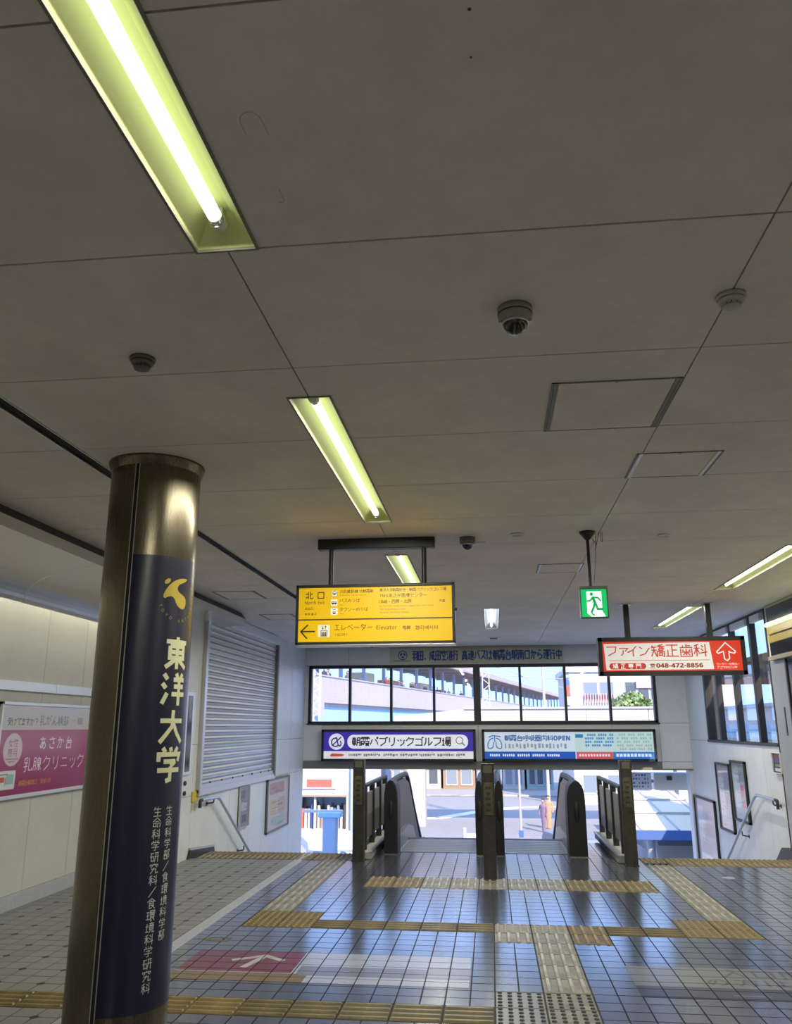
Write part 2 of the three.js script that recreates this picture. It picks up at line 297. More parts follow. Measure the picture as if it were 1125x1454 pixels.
// fluorescent troffers: centre x, near z, far z
const TROFFERS = [[-0.86, 3.9, 1.4], [-0.86, 0.1, -2.4], [-0.86, -3.71, -6.3], [-0.86, -7.6, -10.1], [0.05, -11.4, -13.85], [2.84, -3.7, -6.2], [2.84, -7.6, -10.1], [2.84, -11.55, -14.1], [2.84, 0.1, -2.4], [-0.86, -11.5, -14.0]];
const TW = 0.105;                                              // half width of a troffer
{
  const slab = struct('ceiling', [bx(-5, 4.6, H + 0.14, H + 0.4, -17.3, 4.3)], M.void);
  const holes = TROFFERS.map(([x, a, b]) => [x - TW, x + TW, b, a]);
  const cut = (rects, h) => rects.flatMap(([x0, x1, z0, z1]) => {
    const [a, b, c, d] = h; if (a >= x1 || b <= x0 || c >= z1 || d <= z0) return [[x0, x1, z0, z1]];
    const out = [], zz0 = Math.max(z0, c), zz1 = Math.min(z1, d);
    if (z0 < c) out.push([x0, x1, z0, c]); if (z1 > d) out.push([x0, x1, d, z1]);
    if (x0 < a) out.push([x0, a, zz0, zz1]); if (x1 > b) out.push([b, x1, zz0, zz1]); return out;
  });
  const cols = [[XL, -2.475], [-2.385, -0.8625], [-0.8595, 0.9595], [0.9625, 2.7815], [2.7845, XR]];
  for (let k = -6; k <= 16; k++) cols.forEach(([x0, x1], ci) => {
    const za = Math.min(4, seamZ(k - 1)), zb = Math.max(ZF, seamZ(k)); if (zb >= za) return;
    let r = [[x0 + 0.002, x1 - 0.002, zb + 0.004, za - 0.004]];
    for (const h of holes) r = r.flatMap((q) => cut([q], h));
    r = r.filter(([a, b, c, d]) => b - a > 0.01 && d - c > 0.01);
    if (r.length) part(slab, 'ceiling_panel', r.map(([a, b, c, d]) => bx(a, b, H, H + 0.012, c, d)), M.ceiling[Math.floor(rnd() * 3)]);
  });
  part(slab, 'panel_backing', [bx(XL, XR, H + 0.0125, H + 0.016, -17, 4)].flatMap((g) => {
    let r = [[XL, XR, -17, 4]]; for (const h of holes) r = r.flatMap((q) => cut([q], h)); return r.map(([a, b, c, d]) => bx(a, b, H + 0.0125, H + 0.016, c, d));
  }), M.void);
  // small drilled holes and a scuff left on the panel overhead
  for (const [x, z, r] of [[-0.0, -1.45, 0.004], [-0.0, -1.47, 0.0035], [0.0, -1.52, 0.0045], [0.0, -1.66, 0.003]]) part(slab, 'screw_hole', cyl(r, r, 0.002, x, H - 0.0005, z, 10), M.black);
  part(slab, 'scuff_mark', [[[-0.63, -1.86], [-0.63, -1.80], [-0.60, -1.775], [-0.575, -1.80], [-0.568, -1.87]], [[-0.60, -2.1], [-0.597, -2.16], [-0.615, -2.165]]].map((l) => tube(l.map(([x, z]) => [x, H + 0.0004, z]), 0.0012, 5, 40, false, 0.5)), mat(lin(0.34, 0.30, 0.25), 0.8));
  // aluminium track running along the ceiling seam
  const tr = struct('trim_1', [bx(-2.475, -2.468, H - 0.004, H + 0.05, ZF, 4), bx(-2.392, -2.385, H - 0.004, H + 0.05, ZF, 4), bx(-2.475, -2.385, H + 0.045, H + 0.05, ZF, 4)], M.alu);
  part(tr, 'track_groove', bx(-2.448, -2.412, H + 0.006, H + 0.045, ZF, 4), M.void);
}

// walls ---------------------------------------------------------
function panelled(name, axis, at, face, spans, rows, m, thick = 0.2, mj = M.joint) {
  // axis 'x': wall at x = at facing face (+1/-1) along x; spans are z ranges; 'z': wall at z = at facing face along z; spans are x ranges
  const a0 = Math.min(...spans.map((s) => s[0])), a1 = Math.max(...spans.map((s) => s[1])), y0 = Math.min(...rows.map((r) => r[0])), y1 = Math.max(...rows.map((r) => r[1]));
  const mk = (s0, s1, b0, b1, d0, d1) => { const p = at + face * d0, q = at + face * d1; return axis === 'x' ? bx(Math.min(p, q), Math.max(p, q), b0, b1, s0, s1) : bx(s0, s1, b0, b1, Math.min(p, q), Math.max(p, q)); };
  const w = struct(name, mk(a0, a1, y0, y1, -thick, -0.012), mj);
  for (const s of spans) for (const r of rows) part(w, 'wall_panel', mk(s[0] + 0.003, s[1] - 0.003, r[0] + 0.003, r[1] - 0.003, -0.0125, 0), m);
  return w;
}
const cuts = (a, b, list) => { const e = [a, ...list.filter((v) => v > a + 0.02 && v < b - 0.02).sort((p, q) => p - q), b]; return e.slice(1).map((v, i) => [e[i], v]); };
// left wall of the hall, then the stair wall that stands proud of it behind the pillar
panelled('wall_left', 'x', XL, 1, cuts(-9.7, 4, [-8.55, -7.75, -6.85, -5.95, -5.05, -4.15, -3, -1.6, 0, 1.5, 2.8]), [[0.13, 3.3]], M.wallBeige);
panelled('wall_left', 'x', XS, 1, cuts(-17, -9.7, [-10.62, -12.2, -13.05, -14.0, -15.85]), [[-4, 0.75], [0.75, 1.38], [1.38, 3.3]], M.wall, 0.5);
struct('wall_left_return', bx(XL - 0.2, XS - 0.002, -0.2, 3.2, -9.9, -9.68), M.wall);
struct('baseboard_left', rb(XL - 0.005, XL + 0.02, 0, 0.13, -9.7, 4, 0.004), M.stone);
// far wall: pieces round the window band and the wide opening
{
  const Z = ZF, piece = (n, spans, rows) => panelled(n, 'z', Z, 1, spans, rows, M.farWall, 0.28);
  piece('wall_back', cuts(-4.05, 4.05, [-2.93, -0.27, 2.38, 3.28]), [[2.84, 3.3]]);
  piece('wall_back', cuts(-4.05, 4.05, [-3.45, -2.93, -0.27, 2.38, 3.28]), [[0.93, 1.66]]);
  piece('wall_back', [[-4.05, -3.77]], [[1.66, 2.84]]);
  piece('wall_back', [[3.28, 4.05]], [[1.66, 2.84]]);
  piece('wall_back', [[3.28, 4.05]], [[0.79, 0.93]]);
  struct('wall_back_lintel', [bx(-4.05, 3.28, 0.80, 0.93, Z - 0.28, Z + 0.02), bx(-4.05, 4.05, 0.775, 0.80, Z - 0.28, Z + 0.035)], M.trim);
  // lower beam over the right stair, a bright slot of daylight above it
  const lb = struct('wall_back_beam', rb(3.2, 4.05, 0.37, 0.70, Z - 0.9, Z - 0.5, 0.01), M.farWall);
  part(lb, 'junction_box', rb(3.44, 3.54, 0.56, 0.64, Z - 0.5, Z - 0.47, 0.008), M.dark);
  struct('wall_back_jamb', [bx(-4.05, -3.93, -4, 0.80, Z - 0.28, Z + 0.06), bx(3.78, 4.05, -4, 0.80, Z - 0.28, Z)], M.wall);
}
// window band in the far wall
{
  const Z = ZF, x0 = -3.77, x1 = 3.28, y0 = 1.66, y1 = 2.84, mull = [-2.905, -2.04, -1.155, 0.603, 1.502, 2.376];
  const w = struct('window_1', [bx(x0, x1, y0, y0 + 0.05, Z - 0.14, Z + 0.012), bx(x0, x1, y1 - 0.06, y1, Z - 0.14, Z + 0.012), bx(x0, x0 + 0.06, y0, y1, Z - 0.14, Z + 0.012), bx(x1 - 0.06, x1, y0, y1, Z - 0.14, Z + 0.012)], M.black);
  for (const x of mull) part(w, 'mullion', bx(x - 0.025, x + 0.025, y0, y1, Z - 0.13, Z - 0.01), M.black);
  part(w, 'mullion', bx(-0.345, -0.205, y0, y1, Z - 0.14, Z + 0.008), M.black);
  part(w, 'window_sill', rb(x0 - 0.02, x1 + 0.02, y0 - 0.02, y0 + 0.012, Z - 0.14, Z + 0.03, 0.004), M.dark);
  const e = [x0 + 0.06, ...mull.slice(0, 3), -0.275, ...mull.slice(3), x1 - 0.06];
  for (let i = 0; i + 1 < e.length; i++) part(w, 'pane', bx(e[i] + 0.02, e[i + 1] - 0.02, y0 + 0.045, y1 - 0.055, Z - 0.077, Z - 0.073), M.glass);
}
// right wall with tall slot windows over the stair
{
  const wz0 = -15.6, wz1 = -11.9, y0 = 1.33;
  panelled('wall_right', 'x', XR, -1, cuts(-17, wz0, [-16.3]), [[-4, 1.35], [1.35, 3.3]], M.wall, 0.3);
  panelled('wall_right', 'x', XR, -1, cuts(wz0, wz1, [-14.85, -14.15, -13.45, -12.6]), [[-4, y0]], M.wall, 0.3);
  panelled('wall_right', 'x', XR, -1, cuts(wz1, -6, [-11.35, -10.2, -9.1, -8]), [[-4, 1.1], [1.1, 2.52], [2.52, 3.3]], M.wall, 0.3);
  // out of frame: unseen windows added to throw daylight on the cove and pillar
  panelled('wall_right', 'x', XR, -1, cuts(-6, 4, [-4, -2, 0, 2]), [[-0.4, 1.1], [2.6, 3.3]], M.wall, 0.3); panelled('wall_right', 'x', XR, -1, cuts(0, 4, [2]), [[1.1, 2.6]], M.wall, 0.3);
  const nw = struct('window_3', [bx(XR, XR + 0.1, 1.1, 1.15, -6, 0), bx(XR, XR + 0.1, 2.55, 2.6, -6, 0)], M.dark);
  for (const z of [-6, -4, -2, 0]) part(nw, 'mullion', bx(XR, XR + 0.1, 1.15, 2.55, z - 0.03, z + 0.03), M.dark);
  for (const z of [-6, -4, -2]) part(nw, 'pane', bx(XR + 0.05, XR + 0.054, 1.15, 2.55, z + 0.03, z + 1.97), M.glass);
  const w = struct('window_2', [bx(XR - 0.02, XR + 0.2, y0, y0 + 0.04, wz0, wz1), bx(XR - 0.01, XR + 0.2, 3.17, 3.3, wz0, wz1), bx(XR, XR + 0.2, y0, 3.2, wz0, wz0 + 0.04), bx(XR, XR + 0.2, y0, 3.2, wz1 - 0.04, wz1)], M.dark);
  const mz = [-15.5, -14.68, -13.62, -12.6];
  mz.forEach((z) => part(w, 'mullion', rb(XR - 0.02, XR + 0.07, y0 + 0.03, 3.19, z - 0.05, z + 0.05, 0.006), M.black));
  const e = [...mz, wz1 - 0.02];
  for (let i = 0; i + 1 < e.length; i++) {
    part(w, 'pane', bx(XR + 0.05, XR + 0.054, y0 + 0.03, 3.05, e[i] + 0.04, e[i + 1] - 0.03), M.glass);
    part(w, 'top_strip', rb(XR - 0.03, XR + 0.03, 3.06, 3.16, e[i] + 0.12, e[i + 1] - 0.12, 0.005), M.white);  // white strip across the top of each pane
  }
  struct('trim_2', [bx(XR - 0.012, XR, -4, 3.2, -11.88, -11.86)], M.joint);
}
// the near end of the hall, outside the frame: plain walls close the room behind the camera
struct('wall_front', bx(-5, 4.6, -0.3, 3.4, 4, 4.3), M.concrete);

// floor ---------------------------------------------------------
const GX = -0.03, GP = 0.15, ZE = -11.25, ZC = -12.6, XK = -2.38;
{
  const fl = struct('floor', [bx(-5, XR + 0.3, -0.4, -0.009, ZE, 4.2), bx(-1.74, 1.70, -0.4, -0.009, ZC, ZE)], M.grout);
  part(fl, 'rear_floor', bx(XL, XR, -0.0085, -0.001, -3.9, 4), M.tile[1]);
  const frustum = (w, d, h, c) => {                              // a tile with chamfered upper edges, top at y = 0
    const g = new THREE.BufferGeometry(), P = [], o = [[-1, -1], [1, -1], [1, 1], [-1, 1]], q = (i, top) => [o[i][0] * (w / 2 - (top ? c : 0)), top ? 0 : -h, o[i][1] * (d / 2 - (top ? c : 0))];
    const tri = (...v) => P.push(...v.flat());
    tri(q(0, 1), q(2, 1), q(1, 1)); tri(q(0, 1), q(3, 1), q(2, 1));
    for (let i = 0; i < 4; i++) { const j = (i + 1) % 4; tri(q(i, 0), q(i, 1), q(j, 1)); tri(q(i, 0), q(j, 1), q(j, 0)); }
    g.setAttribute('position', new THREE.BufferAttribute(new Float32Array(P), 3)); g.computeVertexNormals(); return metric(g);
  };
  const chamfered = (sx, sz) => {                                // beige tile with one corner cut off
    const a = 0.0712, k = 0.028, pts = [[-a, -a], [a, -a], [a, a - k], [a - k, a], [-a, a]].map(([x, z]) => [x * sx, z * sz]);
    if (sx * sz < 0) pts.reverse();
    const s = new THREE.Shape(pts.map(([x, z]) => new THREE.Vector2(x, -z))), g = new THREE.ExtrudeGeometry(s, { depth: 0.008, bevelEnabled: false });
    g.rotateX(-Math.PI / 2); g.translate(0, -0.008, 0); return metric(g);
  };
  // tactile paving: [x0, x1, z0 (near), z1 (far), kind, material]
  const T_ = [];
  const rowX = (x0, x1, z, kind, m) => { for (let x = x0; x < x1 - 0.01; x += 0.3) T_.push([x, x + 0.3, z, kind, typeof m === 'function' ? m(x) : m]); };
  const rowZ = (x, z0, z1, kind, m) => { for (let z = z0; z > z1 + 0.01; z -= 0.3) T_.push([x, x + 0.3, z, kind, typeof m === 'function' ? m(z) : m]); };
  const dull = M.tactileDull, yel = M.tactile, pale = M.tactilePale, grey = M.tactileGrey;
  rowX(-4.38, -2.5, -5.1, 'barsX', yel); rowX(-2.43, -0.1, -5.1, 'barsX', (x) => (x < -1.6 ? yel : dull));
  rowX(-0.03, 0.27, -5.1, 'dots', grey); rowX(-0.03, 0.27, -5.4, 'dots', grey);
  rowX(0.27, 0.57, -5.1, 'dots', pale); rowX(0.27, 0.57, -5.4, 'dots', pale);
  rowZ(0.27, -5.7, -6.9, 'barsZ', pale);
  for (const z of [-6.9, -7.2]) { rowX(-0.03, 0.57, z, z > -7 ? 'barsZ' : 'dots', pale); rowX(0.57, 0.87, z, 'barsZ', yel); }
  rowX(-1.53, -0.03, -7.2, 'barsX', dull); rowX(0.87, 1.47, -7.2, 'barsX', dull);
  for (const z of [-7.2, -7.5]) { rowX(1.47, 2.07, z, 'dots', yel); rowX(-2.13, -1.53, z, 'dots', yel); }
  rowZ(1.77, -7.8, -10.65, 'barsZ', pale); rowZ(-2.13, -7.8, -10.65, 'barsZ', pale);
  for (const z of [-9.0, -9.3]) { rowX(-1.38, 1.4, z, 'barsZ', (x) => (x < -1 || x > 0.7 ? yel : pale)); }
  for (const z of [-10.65, -10.95]) { rowX(1.77, 3.7, z, z > -10.8 ? 'barsZ' : 'dots', yel); rowX(-3.78, -1.9, z, z > -10.8 ? 'barsZ' : 'dots', yel); }
  const bar = (w, d) => { const g = frustum(w, d, 0.009, 0.006); g.translate(0, 0.009, 0); return g; };
  const base = frustum(0.292, 0.292, 0.009, 0.003), dome = new THREE.CylinderGeometry(0.011, 0.016, 0.008, 10); dome.translate(0, 0.004, 0); metric(dome);
  const kinds = {
    barsX: merge([...[-0.11, -0.037, 0.037, 0.11].map((z) => bar(0.285, 0.032).translate(0, 0, z))]),
    barsZ: merge([...[-0.11, -0.037, 0.037, 0.11].map((x) => bar(0.032, 0.285).translate(x, 0, 0))]),
    dots: merge([...[-0.12, -0.06, 0, 0.06, 0.12].flatMap((x) => [-0.12, -0.06, 0, 0.06, 0.12].map((z) => dome.clone().translate(x, 0, z)))]),
  };
  const dirty = new Map([[yel, mat(lin(0.20, 0.135, 0.04), 0.55, { map: T.worn })], [dull, mat(lin(0.085, 0.065, 0.035), 0.55, { map: T.worn })], [pale, mat(lin(0.30, 0.275, 0.22), 0.5, { map: T.worn })], [grey, grey]]);
  for (const [x0, x1, z0, kind, m] of T_) {
    const t = part(fl, 'tactile_tile', base, dirty.get(m)); t.position.set((x0 + x1) / 2, 0, z0 - 0.15);
    part(t, kind === 'dots' ? 'warning_dots' : 'guiding_bars', kinds[kind], m === grey || (m === pale && kind === 'dots' && z0 > -6) ? M.dark : m);
  }
  const taken = (x, z) => T_.some(([a, b, c]) => x > a && x < b && z < c && z > c - 0.3);
  // dark square tiles
  const sq = frustum(0.1445, 0.1435, 0.008, 0.0018), list = [];
  for (let i = -16; i < 27; i++) for (let j = 0; j < 58; j++) {
    const x = GX + (i + 0.5) * GP, z = -3.9 - (j + 0.5) * GP;
    if (x < XK || x > XR - 0.02 || (z < ZE && (x < -1.66 || x > 1.62)) || taken(x, z)) continue;
    list.push([x, z]);
  }
  const seen = ([x, z]) => z < -4.72 && Math.abs(x + 0.11 * z * -1 - 0) < 9 && x / -z < 0.40 && x / -z > -0.42;
  const near = list.filter(seen).sort((a, b) => b[1] - a[1]), rest = list.filter((q) => !near.slice(0, 300).includes(q));
  for (const [x, z] of near.slice(0, 300)) { const t = part(fl, 'floor_tile', sq, M.tile[Math.floor(rnd() * 4)]); t.position.set(x, rr(-0.0006, 0.0004), z); }
  [0, 1].forEach((k) => { const s = part(fl, 'floor_tiles', rest.filter((_, i) => i % 2 === k).map(([x, z]) => sq.clone().translate(x, 0, z)), M.tile[k + 1]); s.userData.kind = 'stuff'; });
  // pale kerb stone between the two pavings, then beige tiles laid in blocks of four with cut corners
  for (let z = -3.9; z > ZE; z -= 0.9) part(fl, 'kerb_stone', rb(XK - 0.115, XK - 0.005, -0.009, 0.002, Math.max(ZE, z - 0.897), z, 0.003), M.stone);
  part(fl, 'mortar_bed', bx(XL, XK - 0.12, -0.0092, -0.0026, ZE, -3.9), M.grout);
  const corner = { '11': chamfered(1, 1), '-11': chamfered(-1, 1), '1-1': chamfered(1, -1), '-1-1': chamfered(-1, -1) }, bl = [];
  for (let i = 0; i < 13; i++) for (let j = 0; j < 49; j++) {
    const x = XK - 0.195 - i * 0.15, z = -3.975 - j * 0.15; if (x < XL || z < ZE || taken(x, z) || (z < -9.7 && x < XS + 0.07)) continue;
    bl.push([x, z, (i % 2 ? 1 : -1) * 1, (j % 2 ? 1 : -1) * 1]);
  }
  const bn = bl.filter(([x, z]) => (x / -z < -0.5 ? z > -8.5 && x / -z > -0.66 : x / -z > -0.365 && z < -6)).sort((a, b) => b[1] - a[1]).slice(0, 240), br = bl.filter((q) => !bn.includes(q));
  for (const [x, z, sx, sz] of bn) { const t = part(fl, 'beige_tile', corner[`${sx}${sz}`], M.beige[Math.floor(rnd() * 3)]); t.position.set(x, rr(-0.0006, 0.0004), z); }
  part(fl, 'beige_tiles', br.map(([x, z, sx, sz]) => corner[`${sx}${sz}`].clone().translate(x, 0, z)), M.beige[1]).userData.kind = 'stuff';
  part(fl, 'floor_hatch', cyl(0.07, 0.07, 0.004, 2.51, 0.0015, -9.9, 20), M.alu);
  // landing plates of the escalators: thin ribbed metal sheets
}
// stairs on both sides, going down to the street
function stairs(name, x0, x1, label) {
  const s = thing(name, label, 'stairs', [0, 0, 0]); s.userData.kind = 'structure';
  for (let i = 0; i < 21; i++) part(s, 'step', rb(x0, x1, -0.171 * (i + 1) - 0.18, -0.171 * (i + 1), ZE - 0.3 * (i + 1), ZE - 0.3 * i, 0.008), M.concrete);
}
stairs('stairs', XS, -1.74, 'concrete stairs going down between the left wall and the escalators');
stairs('stairs', 1.70, XR, 'concrete stairs going down between the right wall and the escalators');
// dark skirting blocks where the stairs begin
struct('baseboard_left_stair', extrudeX([[-10.55, 0], [-10.62, 0.10], [-11.55, 0.02], [-11.65, -0.2], [-10.55, -0.2]], XS - 0.01, XS + 0.025), M.dark);
struct('trim_3', extrudeX([[-10.6, 0.10], [-10.6, 0.125], [-11.56, 0.045], [-11.56, 0.02]], XS - 0.01, XS + 0.03), M.stone);
struct('baseboard_right_stair', extrudeX([[-11.3, 0.0], [-11.3, 0.13], [-12.2, 0.02], [-12.6, -0.25], [-11.3, -0.25]], XR - 0.025, XR + 0.01), M.dark);
struct('baseboard_right', rb(XR - 0.02, XR + 0.01, 0, 0.13, -11.3, 4, 0.004), M.dark);

// cove above the left wall: brushed metal quarter curve, flange, hidden lamp behind its lower lip
{
  const prof = [[-4.22, 2.70]], n = 14;
  for (let i = 0; i <= n; i++) { const a = (i / n) * Math.PI / 2; prof.push([-4.22 + 0.68 * (1 - Math.cos(a)), 2.74 + 0.285 * Math.sin(a)]); }
  prof.push([-3.50, 3.025], [-3.50, 3.115], [-3.515, 3.115], [-3.515, 3.04]);
  const back = prof.slice(0, n + 2).map(([x, y]) => [x - 0.012, y + 0.012]).reverse();
  const outline = [...prof, ...back];
  const c = struct('trim_4', bx(-4.39, -3.6, 3.115, 3.2, -11.45, -11.43), M.dark);
  for (const [a, b] of [[-0.5, 4], [-3.6, -0.506], [-6.95, -3.606], [-9.3, -6.956], [-11.45, -9.306]]) part(c, 'cove_segment', extrudeZ(outline, a > b ? b : a, a > b ? a : b), M.cove);
  part(c, 'shadow_gap', bx(-3.62, -3.56, 3.1, 3.2, -11.45, 4), M.dark);
  part(c, 'cove_end', extrudeZ([[-4.39, 2.70], [-4.22, 2.70], ...prof.slice(1, n + 2), [-3.50, 3.025], [-3.50, 3.115], [-3.56, 3.2], [-4.39, 3.2]], -11.465, -11.45), M.cove);
}
{
  const l = thing('cove_lamp', 'strip lamp hidden behind the lower lip of the metal cove', 'lamp', [-4.16, 3.06, 0]);
  const lm = new THREE.MeshStandardMaterial({ color: 0xffffff, emissive: lin(1, 0.99, 0.80), emissiveIntensity: 1.0 });
  for (const z of [-1.6, -4.1, -6.6]) {
    part(l, 'lamp_tube', cyl(0.013, 0.013, 2.4, 0, 0.02, z, 10, 'z'), lm);
    const a = new THREE.RectAreaLight(lin(1, 0.98, 0.80), 13, 0.09, 2.45); a.position.set(0, 0, z); a.rotation.set(-Math.PI / 2, 0, 0); l.add(a);
  }
  part(l, 'lamp_tube', cyl(0.013, 0.013, 1.75, 0, 0.02, -8.75, 10, 'z'), lm);
  const a = new THREE.RectAreaLight(lin(1, 0.98, 0.80), 13, 0.09, 1.8); a.position.set(0, 0, -8.75); a.rotation.set(-Math.PI / 2, 0, 0); l.add(a);
}
// ---------------------------------------------------------------- ceiling lamps and devices
function troffer(i, [x, za, zb], label) {
  const L = za - zb, cool = i === 4, t = thing('fluorescent_light', label, 'ceiling light', [x, H, (za + zb) / 2], 0, 'recessed fluorescent lights');
  const h = L / 2, w = TW, top = 0.085, fw = 0.035, R = cool ? M.reflectorWhite : M.reflector;
  const quad = (a, b, c, d) => { const g = new THREE.BufferGeometry(); g.setAttribute('position', new THREE.BufferAttribute(new Float32Array([...a, ...b, ...c, ...a, ...c, ...d]), 3)); g.computeVertexNormals(); return metric(g); };
  const e = 0.09;
  part(t, 'reflector', [
    quad([-w, 0.002, h], [-w, 0.002, -h], [-fw, top, -h + e], [-fw, top, h - e]), quad([w, 0.002, -h], [w, 0.002, h], [fw, top, h - e], [fw, top, -h + e]),
    quad([-fw, top, h - e], [-fw, top, -h + e], [fw, top, -h + e], [fw, top, h - e]),
    quad([-w, 0.002, -h], [w, 0.002, -h], [fw, top, -h + e], [-fw, top, -h + e]), quad([w, 0.002, h], [-w, 0.002, h], [-fw, top, h - e], [fw, top, h - e])], R);
  part(t, 'trim_frame', [bx(-w - 0.008, -w + 0.002, -0.006, 0.016, -h - 0.008, h + 0.008), bx(w - 0.002, w + 0.008, -0.006, 0.016, -h - 0.008, h + 0.008), bx(-w, w, -0.006, 0.016, h - 0.002, h + 0.008), bx(-w, w, -0.006, 0.016, -h - 0.008, -h + 0.002)], M.trim);
  const col = cool ? lin(0.95, 1, 1.05) : lin(1, 0.98, 0.82);
  const tb = new THREE.MeshStandardMaterial({ color: 0xffffff, roughness: 0.4, emissive: cool ? col : lin(0.88, 1, 0.80), emissiveIntensity: TUBE_GLOW });
  part(t, 'tube', cyl(0.024, 0.024, L - 0.24, 0, 0.038, 0, 18, 'z'), tb);
  for (const s of [-1, 1]) {
    const k = part(t, 'socket', [cyl(0.028, 0.028, 0.03, 0, 0.038, s * (h - 0.10), 16, 'z'), rb(-0.018, 0.018, 0.034, 0.085, s * (h - 0.10) - 0.018, s * (h - 0.10) + 0.018, 0.003)], M.whitePaint);
    part(k, 'tube_cap', cyl(0.0245, 0.0245, 0.02, 0, 0.038, s * (h - 0.128), 14, 'z'), M.alu);
  }
  const a = new THREE.RectAreaLight(col, TUBE_L, 0.05, L - 0.24); a.position.set(0, 0.012, 0); a.rotation.set(-Math.PI / 2, 0, 0); t.add(a);
  return t;
}
const TL = ['recessed fluorescent light behind the viewer, in line with the two large lights overhead', 'large recessed fluorescent light nearest overhead, its tube end and socket in view', 'recessed fluorescent light between the pillar top and the yellow sign bar', 'recessed fluorescent light seen between the rods above the yellow sign',
  'white recessed light near the window wall, straight over the two advertising boxes', 'recessed fluorescent light out of view along the right wall', 'greenish fluorescent light above the yellow and black fascia on the right', 'greenish fluorescent light above the red dental sign', 'recessed fluorescent light close to the viewer along the right wall', 'recessed fluorescent light hidden behind the yellow sign, last of its row'];
TROFFERS.forEach((q, i) => troffer(i, q, TL[i]));

// domes
function domeCamera(label, pos, r, k = 1) {
  const t = thing('dome_camera', label, 'security camera', pos);
  part(t, 'housing', lathe([[0.001, 0], [r, 0], [r, -0.028 * k], [r * 0.97, -0.032 * k], [r * 0.96, -0.050 * k], [r * 0.88, -0.060 * k], [r * 0.72, -0.064 * k], [0.001, -0.064 * k]], 40), M.trim.clone());
  part(t, 'seam_ring', lathe([[r * 1.004, -0.026 * k], [r * 1.012, -0.029 * k], [r * 1.004, -0.032 * k]], 40), M.dark);
  const d = []; for (let i = 0; i <= 12; i++) { const a = (i / 12) * Math.PI / 2; d.push([Math.max(0.0005, r * 0.74 * Math.cos(a)), -0.062 * k - r * 0.76 * Math.sin(a)]); }
  part(t, 'dome', lathe(d, 36), new THREE.MeshPhysicalMaterial({ color: lin(0.012, 0.012, 0.014), roughness: 0.12, clearcoat: 1 }));
  part(t, 'chrome_ring', lathe([[r * 0.74, -0.061 * k], [r * 0.80, -0.064 * k], [r * 0.80, -0.070 * k], [r * 0.74, -0.072 * k]], 36), M.alu);
  for (const s of [-1, 1]) part(t, 'lock_screw', cyl(0.008, 0.008, 0.012, s * r * 0.85, -0.062 * k, 0.01, 10), M.alu);
  return t;
}
M.trim.color.setRGB(0.19, 0.185, 0.155);
domeCamera('large grey dome camera with black bubble near the middle of the ceiling', [0.142, H, -2.93], 0.068, 1.0).children[0].material.color.setRGB(0.33, 0.32, 0.26);
{
  const t = domeCamera('small dark dome camera with a white side arm by the yellow sign bar', [-0.16, H, -6.95], 0.068, 0.95);
  part(t, 'side_arm', rb(0.06, 0.155, -0.06, -0.04, -0.015, 0.015, 0.006), M.white);
}
function smokeDetector(label, pos, m, r) {
  const t = thing('smoke_detector', label, 'smoke detector', pos);
  part(t, 'mounting_ring', lathe([[0.001, 0], [r, 0], [r, -0.012], [r * 0.95, -0.016], [0.001, -0.016]], 32), m);
  part(t, 'sensor_head', lathe([[0.001, -0.016], [r * 0.9, -0.016], [r * 0.86, -0.028], [r * 0.7, -0.034], [r * 0.001, -0.034]], 32), m);
  part(t, 'vent_slots', Array.from({ length: 12 }, (_, i) => { const g = bx(-0.007, 0.007, -0.044, -0.034, r * 0.60, r * 0.64); g.rotateY(i * Math.PI / 6); return g; }), m);
  part(t, 'sensor_core', cyl(r * 0.55, r * 0.55, 0.011, 0, -0.039, 0, 24), M.black);
  part(t, 'cap', lathe([[0.001, -0.044], [r * 0.66, -0.044], [r * 0.62, -0.052], [r * 0.3, -0.056], [0.001, -0.056]], 32), m);
  return t;
}
smokeDetector('cream smoke detector on the right ceiling seam', [0.965, H, -2.93], mat(lin(0.52, 0.50, 0.43), 0.5), 0.056);
smokeDetector('dingy dark smoke detector on the ceiling left of the second light', [-1.505, H, -3.19], mat(lin(0.16, 0.145, 0.11), 0.6), 0.056);
function disc(name, label, cat, pos, r, m) {
  const t = thing(name, label, cat, pos);
  part(t, 'flange', lathe([[r * 0.72, -0.002], [r * 0.78, -0.014], [r * 0.96, -0.010], [r, 0], [0.72 * r, 0]], 32), m);
  part(t, 'grille', lathe([[0.001, -0.004], [r * 0.74, -0.004], [r * 0.74, 0.0], [0.001, 0]], 28), m === M.alu ? M.stone : m);
}
disc('ceiling_speaker', 'round silver ceiling speaker right of the small dome camera', 'speaker', [0.27, H, -6.86], 0.062, M.alu);
disc('ceiling_sensor', 'round white ceiling sensor left of the right-hand light', 'sensor', [1.53, H, -7.05], 0.05, M.white);
{
  const t = thing('ceiling_diffuser', 'small oval ceiling diffuser with white ends by the window wall', 'vent', [0.09, H, -15.3]);
  part(t, 'frame', rb(-0.13, 0.13, -0.012, 0, -0.14, 0.14, 0.005), M.white); part(t, 'slot', rb(-0.07, 0.07, -0.018, -0.011, -0.1, 0.1, 0.003), M.dark);
}
